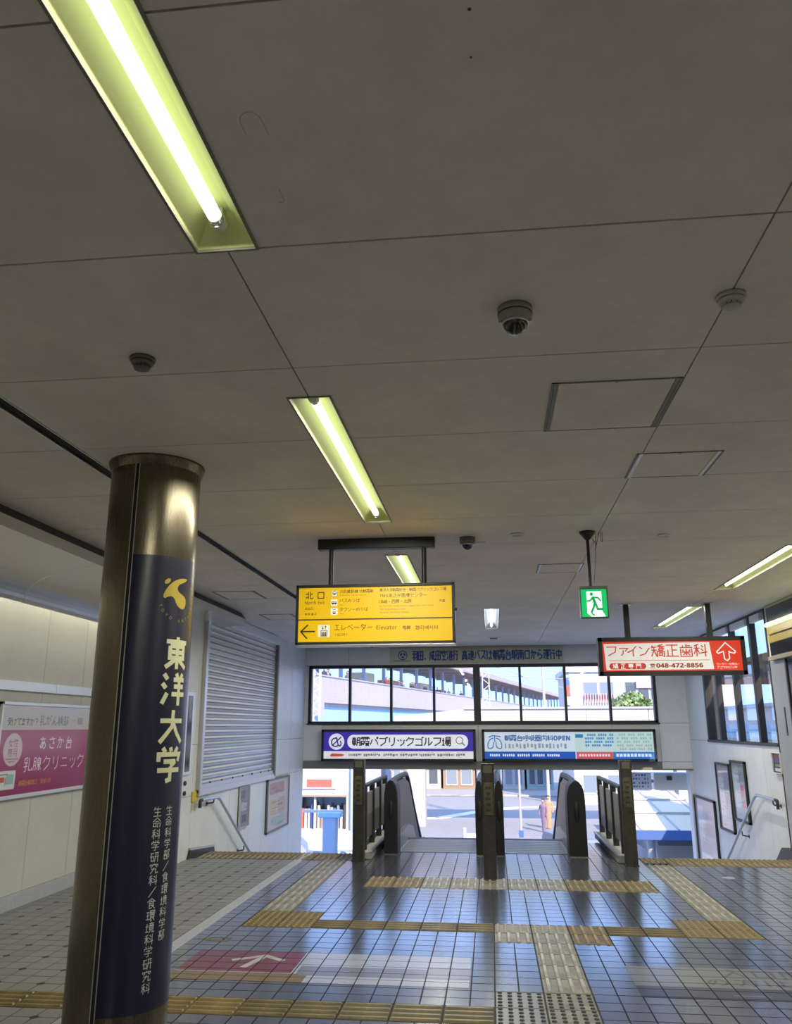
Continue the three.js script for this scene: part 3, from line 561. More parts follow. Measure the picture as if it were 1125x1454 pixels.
// ceiling access hatches
function hatch(label, x0, x1, zn, zf, edge, wide) {
  const t = thing('ceiling_hatch', label, 'hatch', [(x0 + x1) / 2, H, (zn + zf) / 2]); t.userData.kind = 'thing';
  const a = (x1 - x0) / 2, b = (zn - zf) / 2, e = wide;
  part(t, 'door_panel', bx(-a + e, a - e, -0.004, 0, -b + 0.012, b - 0.012), M.ceiling[1]);
  const S = (o, w, m, n) => { part(t, n, bx(-a + o, -a + o + w, -0.006, 0, -b, b), m); part(t, n, bx(a - o - w, a - o, -0.006, 0, -b, b), m); };
  S(0, e * 0.30, M.trim, 'side_rail'); S(e * 0.36, e * 0.58, edge, 'side_rail');
  part(t, 'end_rail', bx(-a, a, -0.005, 0, b - 0.008, b), M.trim); part(t, 'end_rail', bx(-a, a, -0.005, 0, -b, -b + 0.008), M.trim);
  part(t, 'latch', cyl(0.009, 0.009, 0.004, 0, -0.006, b - 0.02, 10), M.alu);
}
hatch('large square ceiling hatch with a dark double frame, nearest the viewer', 0.34, 0.955, -3.68, -4.337, M.trim, 0.034);
hatch('ceiling hatch with bright metal side rails right of the ceiling seam', 0.93, 1.44, -4.80, -5.297, M.aluWhite, 0.04);
hatch('small far ceiling hatch with bright rails beside the exit sign rod', 0.525, 0.985, -8.24, -8.72, M.aluWhite, 0.035);
hatch('ceiling hatch right of the cove, the nearer of two on the left', -3.35, -2.82, -9.5, -10.12, M.trim, 0.03);
hatch('ceiling hatch right of the cove, the farther of two on the left', -3.35, -2.86, -11.6, -12.2, M.trim, 0.03);
// ---------------------------------------------------------------- the round pillar
{
  const R = 0.272, t = thing('pillar', 'round stainless steel pillar wearing a tall navy university poster wrap', 'pillar', [-2.065, 0, -4.72]); t.userData.kind = 'thing';
  const D = Math.PI / 180, arc = (r, a, b, y0, y1, n = 64) => { const g = new THREE.CylinderGeometry(r, r, y1 - y0, n, 1, true, a * D, (b - a) * D); g.translate(0, (y0 + y1) / 2, 0); return g; };
  const uvm = (g, w, h) => { const uv = g.attributes.uv; for (let i = 0; i < uv.count; i++) uv.setXY(i, uv.getX(i) * w, uv.getY(i) * h); return g; };
  part(t, 'steel_shell', uvm(arc(R, 1, 179, 0, 3.2), 0.85, 3.2), M.pillar, 'stainless steel front shell');
  part(t, 'steel_shell', uvm(arc(R, 183, 357, 0, 3.2), 0.85, 3.2), M.pillar);
  part(t, 'seam_joint', [arc(R - 0.008, -4, 2, 0, 3.2, 6), arc(R - 0.008, 178, 184, 0, 3.2, 6)], M.black);
  part(t, 'seam_edge', [arc(R + 0.0015, 1, 2.2, 0, 3.2, 4), arc(R + 0.0015, -4.2, -3, 0, 3.2, 4)], M.alu);
  part(t, 'ceiling_collar', lathe([[R, 3.14], [R + 0.004, 3.14], [R + 0.02, 3.188], [R + 0.022, 3.2], [R, 3.2]], 64), M.pillar);
  const A0 = 2.4, A1 = 176, y0 = 0.165, y1 = 2.58, W = 690, Hh = Math.round(W * (y1 - y0) / ((A1 - A0) * D * (R + 0.001)));
  const px = W / ((A1 - A0) * D * R), X = (a) => (a - A0) / (A1 - A0) * W, Y = (y) => (y1 - y) / (y1 - y0) * Hh;
  const tex = canvasTex(W, Hh, (c) => {
    c.fillStyle = '#0b0a2a'; c.fillRect(0, 0, W, Hh);
    // emblem: a flying drop and its small leaf, in gold, above the ring of letters
    const lx = X(59.5), ly = Y(2.365), u = 0.085 * px;
    c.fillStyle = '#b09a32'; c.beginPath(); c.moveTo(lx + 1.0 * u, ly - 1.12 * u); c.bezierCurveTo(lx + 0.2 * u, ly - 1.2 * u, lx - 0.5 * u, ly - 0.8 * u, lx - 0.85 * u, ly - 0.1 * u);
    c.bezierCurveTo(lx - 1.0 * u, ly + 0.2 * u, lx - 1.0 * u, ly + 0.35 * u, lx - 0.85 * u, ly + 0.42 * u); c.bezierCurveTo(lx - 0.5 * u, ly + 0.2 * u, lx - 0.25 * u, ly + 0.15 * u, lx - 0.05 * u, ly + 0.5 * u);
    c.bezierCurveTo(lx + 0.2 * u, ly + 1.1 * u, lx + 0.95 * u, ly + 1.3 * u, lx + 0.98 * u, ly + 0.55 * u); c.bezierCurveTo(lx + 1.0 * u, ly - 0.1 * u, lx + 0.05 * u, ly + 0.1 * u, lx + 0.1 * u, ly - 0.4 * u);
    c.bezierCurveTo(lx + 0.15 * u, ly - 0.8 * u, lx + 0.8 * u, ly - 0.75 * u, lx + 1.0 * u, ly - 1.12 * u); c.fill();
    c.beginPath(); c.ellipse(lx - 0.72 * u, ly - 0.78 * u, 0.26 * u, 0.15 * u, -0.7, 0, 7); c.fill();
    const ring = 'TOYO UNIVERSITY', rx = lx + 0.35 * u, ry = ly + 0.25 * u, rad = 1.72 * u; c.font = 0.3 * u + 'px sans-serif'; c.textAlign = 'center';
    [...ring].forEach((ch, i) => { const a = Math.PI * (0.86 - i * 0.074); c.save(); c.translate(rx + Math.cos(a) * rad, ry + Math.sin(a) * rad); c.rotate(a - Math.PI / 2); c.fillText(ch, 0, 0); c.restore(); });
    c.textAlign = 'left';
    const s = 0.192 * px; '東洋大学'.split('').forEach((ch, i) => write(c, ch, X(47.5), Y(2.115 - i * 0.207), s, { color: '#c9c6a0', lw: 0.135, sx: 1.0 }));
    const q = 0.0535 * px;
    write(c, '生命科学研究科／食環境科学研究科', X(54.5) - q / 2, Y(1.178), q, { color: '#b9b8b0', lw: 0.085, vertical: true, track: 1.085 });
    write(c, '生命科学部／食環境科学部', X(72) - q * 0.48, Y(1.178), q * 0.96, { color: '#b9b8b0', lw: 0.085, vertical: true, track: 1.12 });
  });
  part(t, 'poster_wrap', arc(R + 0.0016, A0, A1, y0, y1, 96), new THREE.MeshPhysicalMaterial({ map: tex, color: 0xffffff, roughness: 0.36, clearcoat: 0.2, clearcoatRoughness: 0.2 }), 'navy vinyl poster wrap with white lettering');
}

// ---------------------------------------------------------------- hanging signs
function signBox(t, w, h, d, fr, tex, glow, rimMat = M.black) {   // cabinet centred on the group's origin
  part(t, 'cabinet', rb(-w / 2, w / 2, -h / 2, h / 2, -d / 2, d / 2 - 0.012, 0.008), rimMat);
  part(t, 'frame', [rb(-w / 2, w / 2, h / 2 - fr, h / 2, d / 2 - 0.02, d / 2 + 0.006, 0.004), rb(-w / 2, w / 2, -h / 2, -h / 2 + fr, d / 2 - 0.02, d / 2 + 0.006, 0.004), rb(-w / 2, -w / 2 + fr, -h / 2, h / 2, d / 2 - 0.02, d / 2 + 0.006, 0.004), rb(w / 2 - fr, w / 2, -h / 2, h / 2, d / 2 - 0.02, d / 2 + 0.006, 0.004)], rimMat);
  const m = new THREE.MeshStandardMaterial({ map: tex, roughness: 0.35, emissive: 0xffffff, emissiveMap: tex, emissiveIntensity: glow });
  const f = part(t, 'face_panel', facePlate(w - 2 * fr, h - 2 * fr, 0.006), m); f.position.set(0, 0, d / 2 - 0.010); return f;
}
function glowLight(t, color, intensity, w, h, z) { const a = new THREE.RectAreaLight(color, intensity, w, h); a.position.set(0, 0, z); a.rotation.y = Math.PI; t.add(a); }
// yellow way-finding sign
{
  const t = thing('direction_sign', 'yellow hanging station sign with exit and elevator directions', 'sign', [-0.962, 2.532, -6.9]);
  const w = 1.37, h = 0.515, fr = 0.024, cw = 1536, chh = Math.round(cw * (h - 2 * fr) / (w - 2 * fr)), k = cw / 225;   // k: pixels of the texture per pixel of the photograph
  const tex = canvasTex(cw, chh, (c) => {
    c.fillStyle = '#f0c20c'; c.fillRect(0, 0, cw, chh);
    const B = '#231d08', at = (x) => (x - 52) / 1018 * cw, ay = (y) => (y - 80) / 355 * chh, s1 = cw / 1018;
    c.fillStyle = B; c.fillRect(0, ay(286), cw, 1.7 * k);
    const Wt = (tx, x, y, s, o = {}) => write(c, tx, at(x), ay(y), s * s1, { color: B, lw: 0.085, ...o });
    Wt('北', 94, 103, 54, { lw: 0.10 }); Wt('口', 172, 103, 56, { lw: 0.10 }); Wt('North Exit', 92, 164, 28);
    Wt('北出口', 92, 207, 19); Wt('북쪽 출구', 92, 244, 18);
    const icon = (x, y, sz, f) => { c.save(); c.translate(at(x), ay(y)); c.scale(sz * s1 / 100, sz * s1 / 100); c.fillStyle = '#f4f0dc'; rrect(c, 0, 0, 100, 100, 8); c.fill(); c.fillStyle = c.strokeStyle = B; f(); c.restore(); };
    icon(270, 98, 42, () => { rrect(c, 20, 16, 60, 56, 12); c.fill(); c.fillStyle = '#f4f0dc'; c.fillRect(28, 26, 44, 22); c.fillRect(30, 56, 10, 8); c.fillRect(60, 56, 10, 8); c.strokeStyle = '#a33'; c.lineWidth = 5; c.strokeRect(4, 4, 92, 92); });
    icon(268, 158, 44, () => { rrect(c, 10, 34, 80, 36, 8); c.fill(); c.fillStyle = '#f4f0dc'; for (let i = 0; i < 4; i++) c.fillRect(16 + i * 18, 40, 14, 12); c.fillStyle = B; c.beginPath(); c.arc(30, 72, 8, 0, 7); c.arc(70, 72, 8, 0, 7); c.fill(); });
    icon(268, 216, 46, () => { c.font = 'bold 24px sans-serif'; c.fillText('TAXI', 22, 28); rrect(c, 30, 44, 40, 40, 8); c.fill(); c.fillStyle = '#f4f0dc'; c.fillRect(36, 50, 28, 12); });
    Wt('JR武蔵野線', 328, 96, 24); Wt('北朝霞駅', 456, 96, 23);
    Wt('バスのりば', 326, 156, 26); Wt('タクシーのりば', 326, 213, 26);
    const tiny = (tx, x, y, s) => { c.fillStyle = 'rgba(60,48,10,0.75)'; c.font = s * s1 + 'px sans-serif'; c.fillText(tx, at(x), ay(y)); };
    tiny('JR Musashino Line Kita-Asaka Sta.', 328, 136, 12); tiny('Bus', 328, 200, 13); tiny('Taxi', 328, 258, 13);
    Wt('東洋大学朝霞校舎・朝霞パブリックゴルフ場', 592, 92, 22.5, { track: 0.98 });
    Wt('TMGあさか医療センター', 594, 126, 27); Wt('浜崎・西原・北原', 592, 166, 26, { track: 1.03 }); Wt('方面', 985, 170, 20);
    tiny('for Toyo Univ. Asaka Campus, Asaka Public Golf Course', 592, 213, 14.5); tiny('TMG Asaka Medical Center', 592, 234, 14.5); tiny('Hamasaki, Nishihara, Kitahara', 592, 255, 14.5);
    c.strokeStyle = B; c.lineWidth = 9 * s1; c.beginPath(); c.moveTo(at(118), ay(322)); c.lineTo(at(70), ay(366)); c.lineTo(at(112), ay(412)); c.moveTo(at(72), ay(366)); c.lineTo(at(165), ay(366)); c.stroke();
    icon(184, 324, 80, () => { c.lineWidth = 4; c.strokeRect(26, 46, 50, 46); for (let i = 0; i < 3; i++) { c.beginPath(); c.arc(37 + i * 14, 60, 5, 0, 7); c.fill(); c.fillRect(32 + i * 14, 66, 10, 24); } c.beginPath(); c.moveTo(40, 8); c.lineTo(40, 34); c.moveTo(32, 26); c.lineTo(40, 35); c.lineTo(48, 26); c.moveTo(64, 36); c.lineTo(64, 9); c.moveTo(56, 18); c.lineTo(64, 8); c.lineTo(72, 18); c.stroke(); });
    Wt('エレベーター', 292, 322, 41); Wt('（北口行）', 292, 380, 18); Wt('Elevator', 570, 328, 36); Wt('电梯', 744, 336, 26); Wt('엘리베이터', 828, 336, 29);
  });
  signBox(t, w, h, 0.13, fr, tex, 0.24);
  part(t, 'lower_lip', rb(-w / 2, w / 2, -h / 2 - 0.012, -h / 2 + 0.004, -0.06, 0.07, 0.004), M.alu);
  const bar = part(t, 'ceiling_bar', rb(-0.51, 0.52, 0.575, 0.668, -0.045, 0.045, 0.006), M.black);
  for (const x of [-0.395, 0.423]) part(t, 'hanger_rod', cyl(0.021, 0.021, 0.36, x, 0.42, 0, 20), M.black);
  part(t, 'side_bolt', cyl(0.012, 0.012, 0.02, w / 2 + 0.006, 0.03, 0.03, 10, 'x'), M.dark);
  const a = new THREE.RectAreaLight(lin(1, 0.72, 0.08), 0.3, w - 0.06, h - 0.06); a.position.set(0, 0, 0.08); a.rotation.y = Math.PI; t.add(a);
}
// green running-man exit sign
{
  const t = thing('exit_sign', 'green and white running figure emergency exit sign on a rod', 'exit sign', [0.876, 2.588, -6.85]);
  const tex = canvasTex(512, 512, (c) => {
    c.fillStyle = '#12b862'; c.fillRect(0, 0, 512, 512); c.fillStyle = '#f2fff4'; c.beginPath(); c.moveTo(112, 40); c.lineTo(410, 40); c.lineTo(410, 400); c.lineTo(470, 505); c.lineTo(250, 505); c.lineTo(300, 380); c.lineTo(300, 505); c.lineTo(190, 505); c.lineTo(112, 440); c.closePath(); c.fill();
    c.fillStyle = c.strokeStyle = '#0d9a52'; c.lineCap = c.lineJoin = 'round'; c.beginPath(); c.arc(212, 92, 32, 0, 7); c.fill();
    c.lineWidth = 54; c.beginPath(); c.moveTo(240, 170); c.lineTo(276, 256); c.stroke();
    c.lineWidth = 30; c.beginPath(); c.moveTo(232, 150); c.lineTo(178, 214); c.lineTo(128, 218); c.moveTo(250, 152); c.lineTo(338, 158); c.lineTo(384, 214); c.stroke();
    c.lineWidth = 40; c.beginPath(); c.moveTo(272, 256); c.lineTo(236, 350); c.lineTo(196, 424); c.moveTo(284, 256); c.lineTo(318, 366); c.lineTo(420, 368); c.stroke();
    c.lineWidth = 26; c.beginPath(); c.moveTo(206, 452); c.lineTo(250, 480); c.stroke();
  });
  signBox(t, 0.228, 0.25, 0.06, 0.009, tex, 0.75, mat(lin(0.10, 0.11, 0.08), 0.5));
  part(t, 'top_cap', rb(-0.114, 0.114, 0.118, 0.14, -0.03, 0.04, 0.004), M.trim);
  part(t, 'hanger_rod', cyl(0.013, 0.013, 0.42, -0.018, 0.35, 0, 16), M.black);
  const c = part(t, 'ceiling_cup', lathe([[0.002, 0.54], [0.018, 0.54], [0.062, 0.595], [0.066, 0.612], [0.002, 0.612]], 28).translate(-0.018, 0, 0), M.black);
  part(t, 'loose_wire', [tube([[-0.02, 0.60, 0.02], [0.05, 0.50, 0.02], [0.035, 0.44, 0.02], [0.06, 0.53, 0.015], [0.085, 0.605, 0.0]], 0.0022, 6, 30), tube([[0.05, 0.61, 0.0], [0.04, 0.40, 0.01], [0.012, 0.16, 0.01]], 0.0018, 6, 20), tube([[0.10, 0.61, -0.02], [0.092, 0.54, 0], [0.104, 0.52, 0], [0.108, 0.61, -0.02]], 0.0022, 6, 20)], M.black);
  const a = new THREE.RectAreaLight(lin(0.2, 1, 0.5), 0.6, 0.2, 0.22); a.position.set(0, 0, 0.045); a.rotation.y = Math.PI; t.add(a);
}
// red dental sign
{
  const w = 1.89, h = 0.50, fr = 0.055;
  const t = thing('dental_sign', 'red and white hanging dental clinic sign with an upward arrow', 'sign', [2.392, 2.498, -11.25]);
  const cw = 1536, cH = Math.round(cw * (h - 2 * fr) / (w - 2 * fr));
  const tex = canvasTex(cw, cH, (c) => {
    const sx = cw / 965, sy = cH / 222, X = (x) => (x - 70) * sx, Y = (y) => (y - 95) * sy;   // measured on the zoomed photograph
    c.fillStyle = '#e23a22'; c.fillRect(0, 0, cw, cH); c.fillStyle = '#f1efee'; c.beginPath(); c.moveTo(X(80), Y(112)); c.lineTo(X(820), Y(106)); c.lineTo(X(838), Y(306)); c.lineTo(X(90), Y(308)); c.closePath(); c.fill();
    const R = '#c8301f';
    write(c, 'ファ', X(92), Y(124), 80 * sy, { color: R, lw: 0.10, sx: sx / sy * 1.06, track: 1.0 }); write(c, 'イン', X(240), Y(124), 86 * sy, { color: R, lw: 0.10, sx: sx / sy * 0.98, track: 0.96 });
    write(c, '矯正歯科', X(412), Y(118), 98 * sy, { color: R, lw: 0.092, sx: sx / sy, track: 1.0 });
    c.fillStyle = R; c.fillRect(X(112), Y(236), 700 * sx, 4 * sy);
    rrect(c, X(112), Y(256), 258 * sx, 46 * sy, 22 * sy); c.fill(); write(c, '矯正専門', X(136), Y(260), 38 * sy, { color: '#fff', lw: 0.12, sx: sx / sy, track: 1.42 });
    write(c, '☎', X(396), Y(260), 38 * sy, { color: '#8d3528', lw: 0.11, sx: sx / sy }); write(c, '048-472-8856', X(440), Y(254), 43 * sy, { color: '#8d3528', sx: sx / sy * 1.17, bold: true });
    c.strokeStyle = '#fff'; c.lineWidth = 8 * sy; c.lineJoin = 'round'; c.beginPath(); [[930, 112], [996, 178], [986, 192], [960, 184], [950, 176], [950, 230], [934, 246], [916, 232], [912, 176], [876, 192], [866, 180]].forEach(([x, y], i) => (i ? c.lineTo(X(x), Y(y)) : c.moveTo(X(x), Y(y)))); c.closePath(); c.stroke();
    write(c, 'ロータリー右側沿い', X(858), Y(261), 17 * sy, { color: '#ffd9d0', lw: 0.14, sx: sx / sy, track: 1.0 }); write(c, 'アゴラ21ビル7F', X(858), Y(285), 19 * sy, { color: '#ffe6df', lw: 0.14, sx: sx / sy, track: 1.0, bold: true });
  });
  signBox(t, w, h, 0.16, fr, tex, 0.30);
  for (const x of [-0.535, 0.53]) { const r = part(t, 'hanger_post', rb(x - 0.035, x + 0.035, 0.24, 0.702, -0.035, 0.035, 0.006), M.black); part(r, 'base_plate', rb(x - 0.07, x + 0.07, 0.692, 0.702, -0.07, 0.07, 0.003), M.alu); }
  const a = new THREE.RectAreaLight(lin(1, 0.35, 0.25), 0.25, w - 0.12, h - 0.12); a.position.set(0, 0, 0.1); a.rotation.y = Math.PI; t.add(a);
}
// strip of writing above the window band
{
  const t = thing('notice_strip', 'long pale yellow notice strip with blue writing above the window band', 'notice', [-0.285, 3.025, -16.985]);
  const tex = canvasTex(1536, 136, (c, w, h) => {
    c.fillStyle = '#c9c4a4'; c.fillRect(0, 0, w, h); const B = '#34508f';
    c.fillStyle = B; c.beginPath(); c.arc(118, 64, 42, 0, 7); c.fill(); c.strokeStyle = '#d8d5ba'; c.lineWidth = 8; c.beginPath(); c.arc(118, 64, 30, 0, 7); c.stroke(); c.beginPath(); c.moveTo(118, 34); c.lineTo(118, 62); c.lineTo(92, 82); c.moveTo(118, 62); c.lineTo(144, 82); c.stroke();
    c.strokeStyle = B; c.lineWidth = 5; c.beginPath(); c.moveTo(40, 112); c.lineTo(190, 112); c.stroke();
    write(c, '羽田、成田空港行', 202, 22, 92, { color: B, lw: 0.12, track: 1.05, sx: 0.54 }); write(c, '高速バスは朝霞台駅南口から運行中', 646, 22, 92, { color: B, lw: 0.12, track: 1.05, sx: 0.57 });
  });
  part(t, 'strip_panel', facePlate(3.56, 0.315, 0.012), new THREE.MeshStandardMaterial({ map: tex, roughness: 0.6 }));
}
// the two advertising boxes under the windows
{
  const w = 3.12, h = 0.62, t = thing('golf_sign', 'purple and white golf course advertising box with a search-bar design', 'sign', [-1.885, 1.24, -16.9]);
  const tex = canvasTex(1536, 270, (c, W, Hh) => {
    c.fillStyle = '#3c31a0'; c.fillRect(0, 0, W, Hh); c.fillStyle = '#e9e4e4'; c.fillRect(0, Hh * 0.72, W, Hh * 0.28); c.fillStyle = '#d9c9e0'; c.fillRect(0, Hh * 0.715, W, 5);
    c.fillStyle = '#ece9f2'; c.beginPath(); c.arc(132, 98, 82, 0, 7); c.fill(); c.strokeStyle = '#2b2b72'; c.lineWidth = 13; c.beginPath(); c.arc(122, 104, 42, 0.6, 5.2); c.stroke(); c.beginPath(); c.moveTo(84, 140); c.lineTo(182, 50); c.moveTo(128, 50); c.lineTo(150, 130); c.moveTo(170, 92); c.quadraticCurveTo(196, 130, 156, 146); c.stroke();
    c.fillStyle = '#efeef2'; rrect(c, 246, 28, 1240, 140, 66); c.fill();
    write(c, '朝霞パブリックゴルフ場', 292, 50, 94, { color: '#20202a', lw: 0.12, track: 0.985 });
    c.strokeStyle = '#b9b9c4'; c.lineWidth = 4; c.beginPath(); c.moveTo(1328, 36); c.lineTo(1328, 160); c.stroke();
    c.strokeStyle = '#77727e'; c.lineWidth = 9; c.beginPath(); c.arc(1398, 86, 34, 0, 7); c.stroke(); c.lineWidth = 13; c.beginPath(); c.moveTo(1424, 110); c.lineTo(1452, 138); c.stroke();
    c.fillStyle = '#c9473d'; c.beginPath(); c.moveTo(64, 234); c.lineTo(90, 216); c.lineTo(196, 222); c.lineTo(220, 232); c.lineTo(190, 246); c.lineTo(80, 250); c.fill();
    // fine print that the photograph does not resolve
    c.fillStyle = '#77727a'; let x = 262; for (let i = 0; i < 58; i++) { const q = 8 + ((i * 37) % 17); if (i % 9 !== 7) c.fillRect(x, 216 + ((i * 13) % 7), q, 26 - ((i * 7) % 9)); x += q + 5; if (x > 1440) break; }
  });
  signBox(t, w, h, 0.14, 0.05, tex, 0.42);
  const a = new THREE.RectAreaLight(lin(0.75, 0.7, 1), 0.3, w - 0.1, h - 0.1); a.position.set(0, 0, 0.085); a.rotation.y = Math.PI; t.add(a);
}
{
  const w = 3.37, h = 0.61, t = thing('clinic_sign', 'pale blue clinic advertising box with a lung drawing', 'sign', [1.485, 1.243, -16.9]);
  const tex = canvasTex(1536, 250, (c, W, Hh) => {
    c.fillStyle = '#ccd8e2'; c.fillRect(0, 0, W, Hh);
    const g = '#2f6fae'; c.strokeStyle = g; c.lineWidth = 9; c.beginPath(); c.moveTo(40, 50); c.lineTo(80, 34); c.lineTo(150, 44); c.moveTo(96, 40); c.lineTo(96, 96); c.moveTo(84, 60); c.bezierCurveTo(30, 60, 20, 150, 40, 156); c.bezierCurveTo(84, 160, 86, 130, 84, 96); c.moveTo(108, 60); c.bezierCurveTo(160, 60, 170, 150, 150, 156); c.bezierCurveTo(108, 160, 106, 130, 108, 96); c.stroke();
    write(c, '朝霞台呼吸器内科OPEN', 186, 30, 56, { color: '#40609c', lw: 0.13, track: 1.0, bold: true });
    c.fillStyle = '#8b93a6'; for (let i = 0; i < 17; i++) c.fillRect(188 + i * 34, 108 + (i % 3) * 3, 12 + (i * 7) % 13, 46 - (i % 4) * 4);
    c.fillStyle = '#1d55b4'; c.fillRect(0, 184, 830, 66); c.fillStyle = '#dfe8f6'; for (let i = 0; i < 34; i++) if (i % 7 !== 5) c.fillRect(48 + i * 19.5, 206 + (i % 3), 13, 22);
    c.fillStyle = '#bcd2cf'; c.fillRect(830, 0, 706, 184); c.fillStyle = '#2f7bb0'; c.fillRect(836, 22, 70, 34);
    c.fillStyle = '#3d87b8'; for (let r = 0; r < 4; r++) for (let i = 0; i < 13; i++) if ((i + r) % 5) c.fillRect(924 + i * 20, 20 + r * 32, 15, 20 - (i % 3));
    c.fillStyle = '#8fb5ae'; for (let r = 0; r < 5; r++) for (let i = 0; i < 15; i++) if ((i * 3 + r) % 4) c.fillRect(1210 + i * 21, 18 + r * 33, 15, 18);
    c.fillStyle = '#d9b08c'; for (let i = 0; i < 9; i++) c.fillRect(1220 + i * 32, 120 + (i % 3) * 14, 18, 8);
    c.fillStyle = '#c9575c'; c.fillRect(840, 186, 330, 64); c.fillStyle = '#f5dcdc'; for (let i = 0; i < 11; i++) c.fillRect(862 + i * 26, 206, 17, 22);
    c.fillStyle = '#2b6fc0'; c.fillRect(1170, 186, 366, 64); c.fillStyle = '#dbe9f5'; for (let i = 0; i < 10; i++) c.fillRect(1196 + i * 32, 202, 24, 28);
  });
  signBox(t, w, h, 0.14, 0.05, tex, 0.42);
  const a = new THREE.RectAreaLight(lin(0.75, 0.85, 1), 0.3, w - 0.1, h - 0.1); a.position.set(0, 0, 0.085); a.rotation.y = Math.PI; t.add(a);
}
// pink clinic poster case on the left wall, with the bright ledge over it
{
  const t = thing('poster_case', 'pink and white clinic poster in a silver frame on the left wall', 'poster', [XL, 1.40, -7.99], Math.PI / 2);
  const w = 1.92, h = 0.86;
  const tex = canvasTex(1024, 470, (c, W, Hh) => {
    const g = c.createLinearGradient(0, 130, 0, Hh); g.addColorStop(0, '#b8688e'); g.addColorStop(1, '#8e1f58'); c.fillStyle = '#cfcbd2'; c.fillRect(0, 0, W, 130); c.fillStyle = g; c.fillRect(0, 130, W, Hh - 130);
    write(c, '受けてますか？', 52, 66, 42, { color: '#6d6470', lw: 0.1, track: 0.98 }); write(c, '乳がん検診', 352, 50, 58, { color: '#7d7884', lw: 0.085, track: 1.08 }); c.fillStyle = '#c7bd8a'; c.fillRect(700, 70, 40, 12); c.fillStyle = '#b7a0b4'; c.fillRect(760, 60, 60, 40);
    c.fillStyle = '#d7c3d0'; c.beginPath(); c.ellipse(128, 232, 84, 86, 0, 0, 7); c.fill(); c.strokeStyle = '#b88fae'; c.lineWidth = 3; c.stroke();
    write(c, '女性', 84, 176, 44, { color: '#a8688e', lw: 0.09, track: 1.0 }); write(c, '専用', 84, 226, 44, { color: '#a8688e', lw: 0.09, track: 1.0 }); c.fillStyle = '#b586a4'; c.fillRect(70, 278, 116, 6); c.fillRect(96, 292, 64, 5);
    write(c, 'あさか台', 372, 168, 72, { color: '#ead9e4', lw: 0.095, track: 1.28 }); write(c, '乳腺クリニック', 240, 276, 80, { color: '#ead9e4', lw: 0.085, track: 1.16 });
    c.fillStyle = '#d8dde0'; rrect(c, 8, 340, 168, 96, 10); c.fill(); c.fillStyle = '#c95a45'; c.fillRect(38, 372, 44, 26); c.fillStyle = '#9cc0c4'; c.fillRect(96, 360, 66, 50); c.fillStyle = '#777'; c.fillRect(20, 356, 90, 5); c.fillRect(88, 376, 6, 40);
    write(c, '朝霞台駅南口', 214, 398, 29, { color: '#c58a30', lw: 0.12, track: 1.0 }); write(c, '徒歩3分', 420, 398, 29, { color: '#c58a30', lw: 0.12 });
  });
  part(t, 'backing', rb(-w / 2, w / 2, -h / 2, h / 2, 0, 0.03, 0.004), M.aluWhite);
  part(t, 'frame', [rb(-w / 2, w / 2, h / 2 - 0.03, h / 2, 0, 0.05, 0.004), rb(-w / 2, w / 2, -h / 2, -h / 2 + 0.035, 0, 0.05, 0.004), rb(-w / 2, -w / 2 + 0.026, -h / 2, h / 2, 0, 0.05, 0.004), rb(w / 2 - 0.026, w / 2, -h / 2, h / 2, 0, 0.05, 0.004)], M.aluWhite);
  const f = part(t, 'poster', facePlate(w - 0.05, h - 0.06, 0.004), new THREE.MeshPhysicalMaterial({ map: tex, roughness: 0.5, clearcoat: 0.5, clearcoatRoughness: 0.08 })); f.position.z = 0.033;
  const l = thing('wall_ledge', 'bright white metal ledge on the left wall above the pink poster', 'ledge', [XL, 1.975, -5.8]);
  for (let i = 0; i < 4; i++) part(l, 'ledge_rail', rb(0, 0.035, -0.045, 0.045, -2.9 + i * 1.45 - 0.72, -2.9 + i * 1.45 + 0.72, 0.006), M.aluWhite);
  for (let i = 0; i < 3; i++) part(l, 'joint_clip', rb(0, 0.038, -0.047, 0.047, -2.9 + i * 1.45 + 0.69, -2.9 + i * 1.45 + 0.75, 0.004), M.alu);
}
// ---------------------------------------------------------------- posts, escalators, railings
function post(label, pos) {
  const t = thing('gate_post', label, 'post', pos, 0, 'posts before the escalators');
  part(t, 'column', rb(-0.07, 0.07, 0, 1.2, -0.07, 0.07, 0.006), M.post);
  part(t, 'foot_plate', rb(-0.08, 0.08, 0, 0.012, -0.08, 0.08, 0.003), M.dark);
  part(t, 'top_plate', rb(-0.048, 0.048, 1.10, 1.18, 0.068, 0.074, 0.002), mat(lin(0.13, 0.125, 0.10), 0.6));
  const n = part(t, 'notice', rb(-0.05, 0.05, 0.66, 1.0, 0.068, 0.073, 0.002), mat(lin(0.145, 0.13, 0.08), 0.6, { map: T.worn }));
for (let i = 0; i < 5; i++) part(n, 'print_line', bx(-0.03 + (i % 2) * 0.008, 0.024, 0.70 + i * 0.058, 0.725 + i * 0.058, 0.0732, 0.074), M.post);
}
post('dark square post left of the escalators with a worn notice', [-1.69, 0, -10.70]);
post('dark square post standing alone between the two escalators', [-0.06, 0, -9.58]);
post('dark square post right of the escalators by the yellow stair edge', [1.61, 0, -10.67]);

